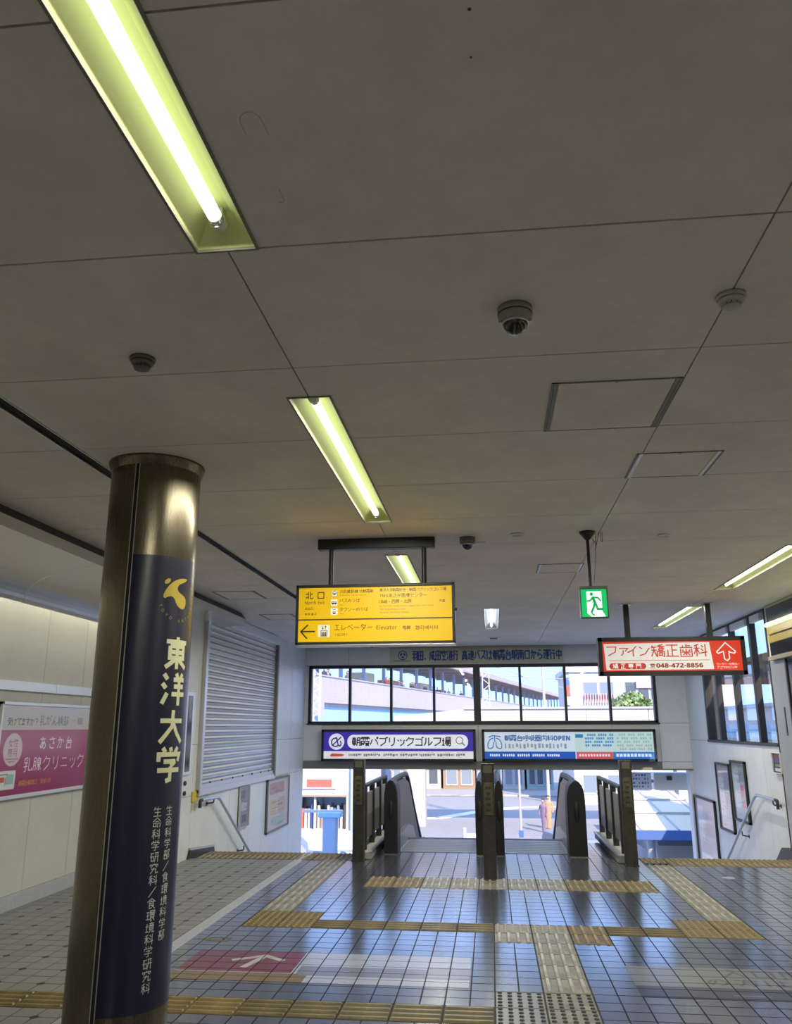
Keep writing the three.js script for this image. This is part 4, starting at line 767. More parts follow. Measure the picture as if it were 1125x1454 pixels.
const INC = Math.tan(Math.PI / 6), ZB = -12.9, YG = -3.6;           // escalator: top of the slope, street level
function balustrade(t, x, w, name = 'balustrade') {
  // newel at z = -11.2 (x is the centre line); handrail loop, panel, decking
  const zt = -11.42, len = 1, yh = 0.90, rad = 0.36, zEnd = ZB - (0 - YG - 0.0) / INC;
  const path = [];
  for (let i = 0; i <= 10; i++) { const a = -Math.PI / 2 + (i / 10) * Math.PI; path.push([x, yh - rad + rad * Math.sin(a), zt - rad + rad + 0.0 + rad * Math.cos(a) - 0.15]); }
  path.push([x, yh, ZB + 0.1], [x, yh - 0.10, ZB - 0.55], [x, yh - (0.55 + 1.4) * INC + 0.28, ZB - 1.95], [x, yh + YG + 0.5, zEnd - 0.35], [x, yh + YG, zEnd - 1.4]);
  const rail = part(t, 'handrail', (() => { const g = tube(path, 0.036, 10, 120, false, 0.5); g.scale(1, 1, 1); return g; })(), M.rubber);
  // inner and outer panels under the rail
  const prof = [[zt + 0.12, 0.16], [zt + 0.16, 0.5], [zt + 0.05, yh - 0.10], [zt - 0.15, yh - 0.04], [ZB + 0.1, yh - 0.04], [ZB - 0.6, yh - 0.16], [zEnd, yh + YG + 0.28], [zEnd - 1.2, yh + YG - 0.05], [zEnd - 1.2, YG + 0.15], [zEnd, YG + 0.48], [ZB - 0.6, 0.06], [ZB + 0.1, 0.16]];
  part(t, 'side_panel', extrudeX(prof, x - 0.018, x + 0.018), mat(lin(0.085, 0.08, 0.075), 0.5));
  const deck = [[zt + 0.22, 0], [zt + 0.2, 0.16], [zt + 0.1, 0.2], [ZB + 0.1, 0.2], [ZB - 0.6, 0.1], [zEnd, YG + 0.52], [zEnd - 1.3, YG + 0.2], [zEnd - 1.3, YG], [zEnd, YG + 0.0], [ZB - 0.6, -0.3], [ZB, -0.3], [ZB, 0]];
  part(t, 'skirt', extrudeX(deck, x - w / 2, x + w / 2), mat(lin(0.20, 0.20, 0.205), 0.35, { metalness: 0.6 }));
  // dark end cap of the newel, facing the hall
  const hw = w / 2 + 0.006, pr = [[-hw, 0], [hw, 0], [hw, 0.66]]; for (let i = 1; i < 12; i++) { const a = (i / 12) * Math.PI; pr.push([hw * Math.cos(a), 0.66 + 0.265 * Math.pow(Math.sin(a), 0.8)]); } pr.push([-hw, 0.66]);
  const ng = new THREE.ExtrudeGeometry(new THREE.Shape(pr.map(([u, v]) => new THREE.Vector2(u, v))), { depth: 0.30, bevelEnabled: true, bevelSize: 0.012, bevelThickness: 0.04, bevelSegments: 4, bevelOffset: -0.012 }); ng.translate(x, 0, zt - 0.12);
  part(t, 'newel', metric(ng), M.rubber);
}
function escalator(label, xa, xb, wa, wb) {
  const t = thing('escalator', label, 'escalator', [0, 0, 0]);
  balustrade(t, xa, wa); balustrade(t, xb, wb);
  const x0 = xa + wa / 2, x1 = xb - wb / 2;
  const fp = part(t, 'floor_plate', bx(x0, x1, 0.0, 0.006, -12.66, -11.45), mat(lin(0.34, 0.345, 0.36), 0.24, { metalness: 0.6 }));
  part(fp, 'tread_rib', Array.from({ length: 12 }, (_, i) => bx(x0 + 0.02, x1 - 0.02, 0.006, 0.0085, -11.52 - i * 0.095 - 0.05, -11.52 - i * 0.095)), mat(lin(0.22, 0.225, 0.24), 0.35, { metalness: 0.4 }));
  for (let i = 0; i < 18; i++) part(t, 'step', rb(x0 + 0.01, x1 - 0.01, -0.2 * i - 0.21 - 0.01, -0.2 * i - 0.01, -12.68 - 0.346 * (i + 1), -12.68 - 0.346 * i, 0.006), M.dark);
}
escalator('left escalator with black handrails going down to the street', -1.35, -0.19, 0.17, 0.10);
escalator('right escalator with black handrails going down to the street', 0.065, 1.05, 0.10, 0.22);

function fence(label, x, dx, zs) {
  const t = thing('railing', label, 'railing', [x, 0, 0]);
  part(t, 'kerb', rb(-0.11, 0.11, 0, 0.09, -13.1, -10.78, 0.01), M.concrete);
  part(t, 'kerb_edge', rb(Math.sign(-x) * 0.11 - 0.014, Math.sign(-x) * 0.11 + 0.014, 0.075, 0.096, -13.1, -10.78, 0.004), M.alu);
  zs.forEach((z) => part(t, 'post', rb(-0.035, 0.035, 0.08, 0.86, z - 0.035, z + 0.035, 0.005), M.dark));
  for (let i = 0; i + 1 < zs.length; i++) part(t, 'panel', rb(-0.012, 0.012, 0.2, 0.76, zs[i + 1] + 0.05, zs[i] - 0.05, 0.003), mat(lin(0.25, 0.24, 0.235), 0.5));
  part(t, 'top_rail', rb(-0.03, 0.03, 0.84, 0.88, -13.1, zs[0] + 0.03, 0.008), M.dark);
}
fence('dark panelled railing left of the left escalator on a low kerb', -1.66, 0, [-10.95, -11.65, -12.35, -13.05]);
fence('dark panelled railing right of the right escalator on a low kerb', 1.58, 0, [-10.95, -11.65, -12.35, -13.05]);

function handrail(label, x, s, pts, brackets) {
  const t = thing('handrail', label, 'handrail', [x, 0, 0]);
  part(t, 'rail', pipe(pts, 0.021, 0.08, 14), M.alu);
  for (const [y, z] of brackets) part(t, 'bracket', [pipe([[0, y, z], [0, y - 0.06, z], [s * 0.095, y - 0.075, z]], 0.009, 0.02, 8), cyl(0.028, 0.028, 0.008, s * 0.096, y - 0.075, z, 14, 'x')], M.dark);
  return t;
}
{
  const l = handrail('steel handrail sloping down along the left stair wall', XS + 0.1, -1, [[-0.03, 0.66, -10.72], [0, 0.69, -10.72], [0, 0.675, -11.4], [0, -1.9, -15.9]], [[0.68, -11.2], [-0.12, -12.7], [-1.2, -14.65]]);
  part(l, 'end_bend', pipe([[0, 0.69, -10.73], [0, 0.69, -10.66], [0, 0.60, -10.66]], 0.021, 0.03, 12), M.dark);
  const r = handrail('steel handrail sloping down along the right stair wall', XR - 0.1, 1, [[0, 0.64, -12.0], [0, 0.645, -12.85], [0, -1.9, -17.0]], [[0.63, -12.1], [0.05, -13.72], [-1.2, -15.8]]);
  part(r, 'end_bend', pipe([[0, 0.64, -12.02], [0, 0.64, -11.92], [0, 0.53, -11.92]], 0.021, 0.03, 12), M.dark);
  const t = thing('braille_plate', 'yellow plates on the left wall at the end of the handrail', 'plate', [XS, 0.69, -10.62]);
  part(t, 'plate', rb(0, 0.02, -0.02, 0.11, -0.19, 0.02, 0.004), mat(lin(0.62, 0.5, 0.05), 0.5));
  part(t, 'hanging_tag', [rb(0, 0.012, -0.12, -0.025, -0.08, -0.01, 0.003), rb(0, 0.012, -0.13, -0.025, -0.18, -0.1, 0.003)], mat(lin(0.72, 0.69, 0.45), 0.5));
}
// roller shutter on the left stair wall
{
  const t = thing('roller_shutter', 'closed grey roller shutter of horizontal slats on the left wall', 'shutter', [XS, 0, 0]);
  const z0 = -14.55, z1 = -10.80, y0 = 0.82, y1 = 3.02;
  part(t, 'housing', rb(-0.2, -0.02, y0 - 0.02, y1 + 0.05, z0, z1, 0.01), M.dark);
  part(t, 'frame', [rb(-0.02, 0.05, y0 - 0.09, y0 - 0.005, z0 - 0.06, z1 + 0.06, 0.008)], M.alu);
  part(t, 'side_rail', rb(-0.02, 0.055, y0 - 0.05, y1 + 0.06, z0 - 0.06, z0 + 0.03, 0.006), M.trim);
  part(t, 'side_rail', rb(-0.02, 0.055, y0 - 0.05, y1 + 0.06, z1 - 0.03, z1 + 0.06, 0.006), M.alu);
  part(t, 'top_box', rb(-0.02, 0.06, y1 + 0.02, 3.19, z0 - 0.06, z1 + 0.06, 0.01), M.aluWhite);
  const n = 27, dy = (y1 - y0) / n, sm = [0, 1, 2].map((k) => mat(lin(0.36 + k * 0.03, 0.355 + k * 0.03, 0.345 + k * 0.03), 0.36, { metalness: 0.75 }));
  const prof = []; for (let i = 0; i <= 8; i++) { const a = i / 8; prof.push([-0.008 + 0.03 * Math.pow(Math.sin(Math.PI * Math.min(1, a * 1.12)), 0.8), dy * (0.02 + 0.96 * a)]); }
  const g = extrudeZ([[-0.018, 0], ...prof.map(([x, y]) => [x, y]), [-0.018, dy * 0.98]], z0 + 0.02, z1 - 0.02);
  for (let i = 0; i < n; i++) { const s = part(t, 'slat', g, sm[Math.floor(rnd() * 3)]); s.position.set(-0.004, y0 + i * dy, 0); }
  part(t, 'bottom_bar', rb(-0.02, 0.035, y0 - 0.01, y0 + 0.05, z0 + 0.02, z1 - 0.02, 0.006), M.alu);
  for (let i = 0; i < 7; i++) part(t, 'bolt', cyl(0.012, 0.012, 0.02, 0.035, y0 + 0.06, z0 + 0.35 + i * 0.5, 10, 'x'), M.dark);
}
// narrow black glass slot and knobs on the wall between pillar and shutter
{
  const t = thing('wall_slot', 'narrow black glazed wall slot between the pillar and the shutter', 'wall slot', [XS, 0, -10.28]);
  part(t, 'frame', rb(0, 0.03, 1.02, 2.04, -0.17, 0.13, 0.006), M.aluWhite); part(t, 'dark_panel', rb(0.026, 0.034, 1.06, 1.99, -0.10, 0.06, 0.004), new THREE.MeshPhysicalMaterial({ color: lin(0.01, 0.01, 0.012), roughness: 0.15 }));
  const k = thing('key_switch', 'two small key switches one over the other below the wall slot', 'switch', [XS, 0, -10.32]);
  for (const y of [0.92, 0.80]) part(k, 'switch', [cyl(0.026, 0.03, 0.02, 0.01, y, 0, 16, 'x'), cyl(0.012, 0.012, 0.03, 0.014, y, 0, 10, 'x')], M.dark);
}
// pictures and posters beside the stairs
function wallPoster(name, label, side, z0, z1, y0, y1, rim, tex, o = {}) {
  const x = side < 0 ? XS : XR, w = Math.abs(z1 - z0), h = y1 - y0, t = thing(name, label, 'poster', [x, (y0 + y1) / 2, (z0 + z1) / 2], side < 0 ? Math.PI / 2 : -Math.PI / 2);
  part(t, 'backing', rb(-w / 2, w / 2, -h / 2, h / 2, 0, 0.02, 0.003), rim);
  const e = o.edge ?? 0.03;
  if (e) part(t, 'frame', [rb(-w / 2, w / 2, h / 2 - e, h / 2, 0, 0.045, 0.004), rb(-w / 2, w / 2, -h / 2, -h / 2 + e, 0, 0.045, 0.004), rb(-w / 2, -w / 2 + e, -h / 2, h / 2, 0, 0.045, 0.004), rb(w / 2 - e, w / 2, -h / 2, h / 2, 0, 0.045, 0.004)], rim);
  const f = part(t, 'poster', facePlate(w - 2 * e, h - 2 * e, 0.004), new THREE.MeshPhysicalMaterial({ map: tex, roughness: o.rough ?? 0.5, clearcoat: o.coat ?? 0, clearcoatRoughness: 0.06 })); f.position.z = 0.023;
}
const rough = (bg, blobs, seedN) => canvasTex(256, 384, (c, w, h) => { let s = seedN; const r = () => { s = (s * 1103515245 + 12345) & 0x7fffffff; return s / 0x7fffffff; }; c.fillStyle = bg; c.fillRect(0, 0, w, h); for (const [col, x, y, bw, bh] of blobs) { c.fillStyle = col; c.fillRect(x * w, y * h, bw * w, bh * h); } for (let i = 0; i < 26; i++) { c.fillStyle = `rgba(70,70,80,${0.25 + 0.3 * r()})`; c.fillRect((0.1 + 0.5 * r()) * w, (0.08 + 0.86 * r()) * h, (0.1 + 0.25 * r()) * w, 4); } });
wallPoster('bill_poster', 'narrow grey blotchy bill pasted on the left stair wall', -1, -12.62, -13.12, 0.12, 0.72, M.aluWhite, rough('#8b8a94', [['#6d6c78', 0.1, 0.1, 0.5, 0.2], ['#b6b5be', 0.2, 0.4, 0.6, 0.2], ['#5f5e6c', 0.3, 0.7, 0.5, 0.2]], 5), { edge: 0.005 });
wallPoster('framed_poster', 'framed pale pink poster on the left stair wall past the shutter', -1, -14.2, -15.72, -0.15, 0.73, M.trim, rough('#c9bcb8', [['#b98f8a', 0.08, 0.06, 0.7, 0.22], ['#c7b58f', 0.12, 0.4, 0.3, 0.3], ['#c9a58f', 0.5, 0.4, 0.35, 0.3], ['#a8b9a0', 0.2, 0.76, 0.6, 0.14]], 9));
const glossy = { coat: 1, rough: 0.3, edge: 0.035 };
wallPoster('glass_case', 'lowest glazed poster case on the right stair wall', 1, -15.52, -17.0, -0.95, 0.33, M.dark, rough('#9a9296', [['#bab2b6', 0.1, 0.1, 0.3, 0.5], ['#a98378', 0.2, 0.62, 0.5, 0.12], ['#7d767c', 0.5, 0.2, 0.4, 0.3], ['#d8cac4', 0.15, 0.78, 0.7, 0.2]], 13), glossy);
wallPoster('glass_case', 'middle glazed poster case on the right stair wall', 1, -14.37, -15.2, -0.08, 1.0, M.dark, rough('#a3a2a8', [['#c4c5ca', 0.1, 0.2, 0.4, 0.6], ['#8d8c92', 0.5, 0.1, 0.4, 0.5]], 17), glossy);
wallPoster('glass_case', 'glazed poster case with a red figure on the right stair wall', 1, -13.5, -14.27, 0.16, 1.07, M.dark, rough('#9aa6a4', [['#c8d2d0', 0.05, 0.2, 0.5, 0.6], ['#c8463a', 0.58, 0.38, 0.26, 0.22], ['#c8463a', 0.62, 0.66, 0.2, 0.12], ['#7b8784', 0.5, 0.02, 0.5, 0.3]], 21), glossy);
wallPoster('small_poster', 'small dark red and blue poster on the right wall under the slot windows', 1, -11.81, -12.14, 0.98, 1.25, M.white, rough('#1c2030', [['#7c2336', 0.05, 0.03, 0.9, 0.2], ['#2e3a78', 0.05, 0.24, 0.9, 0.24], ['#8a8a3a', 0.2, 0.56, 0.6, 0.12], ['#d8d8dc', 0.15, 0.76, 0.7, 0.16]], 25), { edge: 0.008, rough: 0.35 });

// shop fascia at the right edge of the view
{
  const t = thing('shop_fascia', 'black and yellow shop fascia with a lit strip at the right edge', 'shop sign', [XR - 0.002, -0.003, -9.9]);
  const z0 = -1.75, z1 = 3.2, S = (n, y0, y1, d, m) => part(t, n, rb(-d, 0, y0, y1, z0, z1, 0.006), m);
  S('top_trim', 3.165, 3.2, 0.06, mat(lin(0.5, 0.42, 0.22), 0.4)); S('black_panel', 2.98, 3.165, 0.05, new THREE.MeshPhysicalMaterial({ color: lin(0.012, 0.012, 0.014), roughness: 0.12 }));
  const lampM = new THREE.MeshStandardMaterial({ color: 0xffffff, emissive: lin(0.8, 1, 0.62), emissiveIntensity: 0.75 });
  part(t, 'lamp_strip', cyl(0.032, 0.032, z1 - z0 - 0.1, -0.075, 2.93, (z0 + z1) / 2, 14, 'z'), lampM);
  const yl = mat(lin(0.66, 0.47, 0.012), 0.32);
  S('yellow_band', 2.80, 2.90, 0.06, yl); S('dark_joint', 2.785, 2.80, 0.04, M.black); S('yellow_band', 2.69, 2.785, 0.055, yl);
  S('black_panel', 2.51, 2.69, 0.045, new THREE.MeshPhysicalMaterial({ color: lin(0.012, 0.012, 0.014), roughness: 0.12 })); S('bottom_trim', 2.455, 2.51, 0.09, mat(lin(0.55, 0.47, 0.28), 0.35, { metalness: 0.5 }));
  const a = new THREE.RectAreaLight(lin(0.8, 1, 0.62), 2.0, 0.05, 3.6); a.position.set(-0.12, 2.93, (z0 + z1) / 2); a.rotation.set(0, Math.PI / 2, 0); a.rotation.set(0, Math.PI / 2, Math.PI / 2); t.add(a);
  const s = thing('wall_pilaster', 'grey metal pilaster with a black slot under the fascia', 'pilaster', [XR, 0, -11.5]);
  part(s, 'metal_panel', rb(-0.03, 0, 0, 2.45, -0.28, 0.28, 0.006), mat(lin(0.36, 0.35, 0.34), 0.4, { metalness: 0.3 }));
  part(s, 'slot', rb(-0.036, -0.028, 1.48, 1.84, 0.06, 0.1, 0.003), M.black);
  const d = thing('shop_opening', 'dark shop opening beside the grey pilaster', 'shop front', [XR, 0, -11.2]);
  part(d, 'dark_glass', rb(-0.02, 0, 1.5, 2.44, 0, 0.9, 0.004), new THREE.MeshPhysicalMaterial({ color: lin(0.02, 0.02, 0.02), roughness: 0.1 })); part(d, 'frame', rb(-0.035, 0, 1.45, 2.44, -0.02, 0.03, 0.004), M.black);
}
// floor stickers, cut at the joints of the tiles so that the joints show through
function floorSticker(label, x0, x1, z0, z1, tex, rough_ = 0.26, coat_ = 0.3) {
  const t = thing('floor_sticker', label, 'sticker', [0, 0.0008, 0]); const gs = [];
  const m = new THREE.MeshPhysicalMaterial({ map: tex, roughness: rough_, clearcoat: coat_, clearcoatRoughness: 0.12 });
  const xs = [x0, ...Array.from({ length: 60 }, (_, i) => GX + (i - 20) * GP).filter((v) => v > x0 + 0.01 && v < x1 - 0.01), x1], zs = [z0, ...Array.from({ length: 60 }, (_, i) => -3.9 - i * GP).filter((v) => v < z0 - 0.01 && v > z1 + 0.01), z1];
  for (let i = 0; i + 1 < xs.length; i++) for (let j = 0; j + 1 < zs.length; j++) {
    const a = xs[i] + 0.004, b = xs[i + 1] - 0.004, c = zs[j + 1] + 0.004, d = zs[j] - 0.004, g = new THREE.BoxGeometry(b - a, 0.0016, d - c); g.translate((a + b) / 2, 0, (c + d) / 2);
    const p = g.attributes.position, uv = g.attributes.uv; for (let k = 0; k < p.count; k++) uv.setXY(k, (p.getX(k) - x0) / (x1 - x0), (p.getZ(k) - z0) / (z1 - z0));
    gs.push(g);
  }
  part(t, 'vinyl', gs, m);
}
floorSticker('long red and grey floor sticker with a white arrow, left of the middle', -2.2, -0.19, -5.74, -6.46, canvasTex(1024, 368, (c, w, h) => {
  c.fillStyle = '#a5a5b2'; c.fillRect(0, 0, w, h); c.fillStyle = '#701f26'; c.fillRect(0, 0, w * 0.40, h * 0.72); c.fillStyle = '#7a6128'; c.fillRect(0, h * 0.74, w * 0.46, h * 0.26); c.fillStyle = '#74727c'; c.fillRect(w * 0.42, h * 0.48, w * 0.58, h * 0.3); c.fillStyle = '#85838f'; c.fillRect(w * 0.86, h * 0.4, w * 0.14, h * 0.32);
  c.strokeStyle = '#b9b4b0'; c.lineWidth = 26; c.beginPath(); c.moveTo(226, 214); c.lineTo(268, 66); c.moveTo(160, 128); c.lineTo(268, 60); c.lineTo(350, 120); c.stroke();
  c.globalAlpha = 0.35; for (let i = 0; i < 240; i++) { c.fillStyle = i % 2 ? '#55555c' : '#a9a9b2'; c.fillRect(rnd() * w, rnd() * h, 2 + rnd() * 14, 1 + rnd() * 4); }
}));
floorSticker('worn grey floor sticker with dark lettering at the right', 0.86, 2.75, -5.68, -6.36, canvasTex(1024, 368, (c, w, h) => {
  c.fillStyle = '#6f6f6e'; c.fillRect(0, 0, w, h * 0.66); c.fillStyle = '#1d1c2c'; c.fillRect(0, h * 0.70, w, h * 0.30); c.fillStyle = '#6c6c78'; c.fillRect(w * 0.3, h * 0.86, w * 0.12, 10); c.fillRect(w * 0.62, h * 0.82, w * 0.3, 30);
  write(c, '入口間', 330, 24, 90, { color: '#34333a', lw: 0.11, track: 1.15 }); write(c, 'の方は右側', 250, 134, 84, { color: '#34333a', lw: 0.11, track: 1.2 });
  c.globalAlpha = 0.4; for (let i = 0; i < 260; i++) { c.fillStyle = i % 2 ? '#4a4a4c' : '#8f8f90'; c.fillRect(rnd() * w, rnd() * h, 2 + rnd() * 16, 1 + rnd() * 4); }
}), 0.3);
{
  const t = thing('floor_mark', 'small worn yellow outline mark on the floor beside the kerb stone', 'floor mark', [-2.17, 0.0006, -6.77]);
  const o = new THREE.Shape(); o.moveTo(-0.09, -0.06); o.lineTo(0.09, -0.06); o.lineTo(0.09, 0.06); o.lineTo(-0.09, 0.06); const hh = new THREE.Path(); hh.moveTo(-0.065, -0.035); hh.lineTo(-0.065, 0.035); hh.lineTo(0.065, 0.035); hh.lineTo(0.065, -0.035); o.holes.push(hh);
  const g = new THREE.ExtrudeGeometry(o, { depth: 0.001, bevelEnabled: false }); g.rotateX(-Math.PI / 2); part(t, 'outline', metric(g), M.tactileDull); part(t, 'dot', cyl(0.025, 0.025, 0.001, -0.14, 0, 0.0, 12), M.tactileDull);
}
// ---------------------------------------------------------------- the street beyond, 3.6 m below the hall
const O = {
  road: mat(lin(0.36, 0.37, 0.40), 0.85, { map: T.road }), walk: mat(lin(0.46, 0.46, 0.46), 0.85, { map: T.road }), paint: mat(lin(0.8, 0.8, 0.8), 0.7),
  viaduct: mat(lin(0.50, 0.47, 0.50), 0.8, { map: T.wall }), girder: mat(lin(0.36, 0.58, 0.74), 0.55), roof: mat(lin(0.20, 0.17, 0.165), 0.8), roofEdge: mat(lin(0.42, 0.37, 0.36), 0.7),
  pale: mat(lin(0.52, 0.54, 0.50), 0.7, { map: T.wall }), white: mat(lin(0.62, 0.60, 0.58), 0.7), window: mat(lin(0.22, 0.28, 0.36), 0.15), dkWindow: mat(lin(0.10, 0.12, 0.15), 0.15),
  blue: mat(lin(0.07, 0.15, 0.40), 0.5), cream: mat(lin(0.72, 0.62, 0.42), 0.6), red: mat(lin(0.62, 0.12, 0.09), 0.6), pink: mat(lin(0.72, 0.38, 0.36), 0.6), orange: mat(lin(0.6, 0.30, 0.18), 0.6), purple: mat(lin(0.22, 0.16, 0.24), 0.6),
  bluegrey: mat(lin(0.36, 0.44, 0.58), 0.5), brown: mat(lin(0.30, 0.23, 0.17), 0.8), green: mat(lin(0.20, 0.30, 0.12), 0.8), skin: mat(lin(0.55, 0.36, 0.27), 0.6), hair: mat(lin(0.03, 0.025, 0.025), 0.6), grey: mat(lin(0.4, 0.4, 0.42), 0.6),
  teal: mat(lin(0.35, 0.52, 0.50), 0.6), mullion: mat(lin(0.5, 0.5, 0.52), 0.5),
};
struct('ground', bx(-120, 160, YG - 0.3, YG, -330, -17.4), O.road);
struct('pavement', [rb(-9, 2.1, YG, YG + 0.12, -36.5, -17.6, 0.03), rb(2.1, 14, YG, YG + 0.12, -25, -17.6, 0.03)], O.walk);
struct('pavement_far', rb(-40, 40, YG, YG + 0.15, -78, -66, 0.03), O.walk);
{
  const l = thing('road_marking', 'white curved edge line painted across the street', 'road marking', [0, YG, 0]);
  part(l, 'line', (() => { const P = [[-6.5, -50], [-4.4, -50.3], [-3.2, -50.8], [-2.2, -52.5], [-0.8, -55], [1.5, -57.5], [4, -58.5]], g = [], n = P.length; for (let i = 0; i + 1 < n; i++) { const [a, b] = P[i], [c, d] = P[i + 1], len = Math.hypot(c - a, d - b), q = bx(-len / 2 - 0.1, len / 2 + 0.1, 0.001, 0.012, -0.42, 0.42); q.rotateY(-Math.atan2(d - b, c - a)); q.translate((a + c) / 2, 0, (b + d) / 2); g.push(q); } return g; })(), O.paint);
  const m = thing('stop_line', 'short white painted mark at the right of the street', 'road marking', [-0.9, YG, -42]); part(m, 'line', rb(-0.5, 0.7, 0.001, 0.012, -1.6, 1.2, 0.004), O.paint);
}
// railway viaduct with its platform, people waiting and platform roof; it runs away to the right
const vd = new THREE.Vector3(0.2026, 0, -1).normalize(), vn = new THREE.Vector3(1, 0, 0.2026).normalize();
const along = (d, off = 0) => [-25.56 + 0.2026 * d + off * vn.x, -d + off * vn.z];
function runBox(d0, d1, o0, o1, y0, y1) {                          // box along the viaduct line: depth range, offset range (positive towards the street)
  const L = Math.hypot(1, 0.2026) * (d1 - d0), g = bx(o0, o1, y0, y1, -L, 0), [x, z] = along(d0); g.rotateY(-Math.atan2(0.2026, 1)); g.translate(x, 0, z); return g;
}
{
  const t = thing('viaduct', 'long pale concrete railway viaduct with a light blue girder', 'viaduct', [0, 0, 0]);
  for (let i = 0; i < 24; i++) part(t, 'parapet_panel', runBox(44 + i * 6, 49.96 + i * 6, -0.25, 0, 3.42, 5.42), O.viaduct);
  part(t, 'platform_deck', runBox(40, 240, -9, -0.27, 3.2, 4.5), O.viaduct); part(t, 'coping', runBox(40, 190, -0.3, 0.08, 5.40, 5.5), O.viaduct);
  part(t, 'girder', runBox(40, 240, -1.2, -0.45, 1.7, 3.3), O.girder); part(t, 'girder_flange', runBox(40, 240, -1.3, -0.2, 1.55, 1.72), O.girder);
  for (const d of [58, 82, 106, 130, 154]) { part(t, 'pier', runBox(d, d + 2.2, -7, -1.5, YG, 3.2), O.viaduct); }
  const b = part(t, 'bracket', runBox(60.5, 62.6, -0.4, 0.25, 2.4, 3.5), O.viaduct);
}
{
  const t = thing('platform_roof', 'brown railway platform roof on a row of posts', 'roof', [0, 0, 0]);
  part(t, 'canopy', runBox(70, 235, -9.5, -0.3, 8.95, 9.3), O.roof); part(t, 'edge_beam', runBox(70, 236, -0.55, -0.2, 8.7, 9.4), O.roofEdge);
  for (let d = 74; d < 232; d += 6) { part(t, 'rafter', runBox(d, d + 0.35, -9, -0.5, 8.65, 8.95), O.roofEdge); part(t, 'post', runBox(d, d + 0.3, -3.3, -3.0, 4.5, 8.9), O.bluegrey); }
  for (const [d, o, w, h, m] of [[84, -4.5, 3, 2.6, O.cream], [93, -4.8, 3.5, 2.3, O.orange], [104, -4.4, 4, 2.5, O.cream], [113, -4.2, 3, 2, O.red], [66, -6, 2, 3.4, O.grey], [72, -5, 1.4, 3, O.blue]]) part(t, 'kiosk', runBox(d, d + w, o - 1.5, o, 4.5, 4.5 + h), m);
}
function personGeo(s) {                                              // one continuous lathe body with head, legs and sleeves, low detail: a few pixels in the view
  const body = lathe([[0.001, 0], [0.10, 0.0], [0.115, 0.06], [0.12, 0.45], [0.17, 0.85], [0.155, 1.05], [0.19, 1.32], [0.185, 1.40], [0.07, 1.46], [0.052, 1.52], [0.075, 1.56], [0.095, 1.63], [0.09, 1.70], [0.05, 1.755], [0.001, 1.765]], 14); body.scale(1, 1, 0.72);
  const arm = (k) => { const g = tube([[k * 0.19, 1.37, 0], [k * 0.25, 1.12, 0.02], [k * 0.22, 0.86, 0.08]], 0.045, 7, 10); return g; };
  return [body, arm(1), arm(-1)];
}
function person(label, pos, coat, group) {
  const t = thing('person', label, 'person', pos, rr(-0.8, 0.8), group), k = rr(0.93, 1.03); t.scale.setScalar(k);
  const [b, a1, a2] = personGeo(); part(t, 'body', [b, a1, a2], coat);
  part(t, 'hair', (() => { const g = new THREE.SphereGeometry(0.104, 12, 8, 0, 6.3, 0, 1.5); g.translate(0, 1.66, -0.015); return g; })(), O.hair);
  part(t, 'face', (() => { const g = new THREE.SphereGeometry(0.086, 10, 8); g.scale(0.9, 1.15, 0.8); g.translate(0, 1.625, 0.03); return g; })(), O.skin); return t;
}
{
  const coats = [mat(lin(0.05, 0.055, 0.09), 0.8), mat(lin(0.14, 0.13, 0.15), 0.8), mat(lin(0.28, 0.07, 0.07), 0.8), mat(lin(0.08, 0.13, 0.26), 0.8), mat(lin(0.3, 0.29, 0.3), 0.8)];
  const D = [61.5, 62.2, 63.4, 64.4, 65.6, 66.4, 69.5, 70.1, 70.6, 79.6, 80.3, 82.0, 83.5, 85, 86.4, 88, 89.3, 91.2, 93, 97, 100, 103.5, 107, 112];
  const NM = ['dark blue', 'grey', 'blue', 'navy', 'pale grey'], where = (i) => (i < 6 ? 'first' : i < 9 ? 'second' : i < 16 ? 'third' : 'fourth');
  D.forEach((d, i) => {
    const [x, z] = along(d, -0.6 - (i % 3) * 0.25), red = i === 9 || i === 10, c = red ? 2 : [0, 1, 3, 0, 4][i % 5];
    const g = i < 6 ? [0, 6] : i < 9 ? [6, 9] : i < 16 ? [9, 16] : [16, 24], n = ['nearest', 'second', 'third', 'fourth', 'fifth', 'sixth', 'seventh', 'eighth'][i - g[0]];
    person(`person in a ${['dark blue', 'grey', 'dark red', 'blue', 'pale grey'][c]} coat on the platform, ${n} from left in the ${where(i)} pane`, [x, 4.5, z], coats[c], 'platform passengers');
  });
}
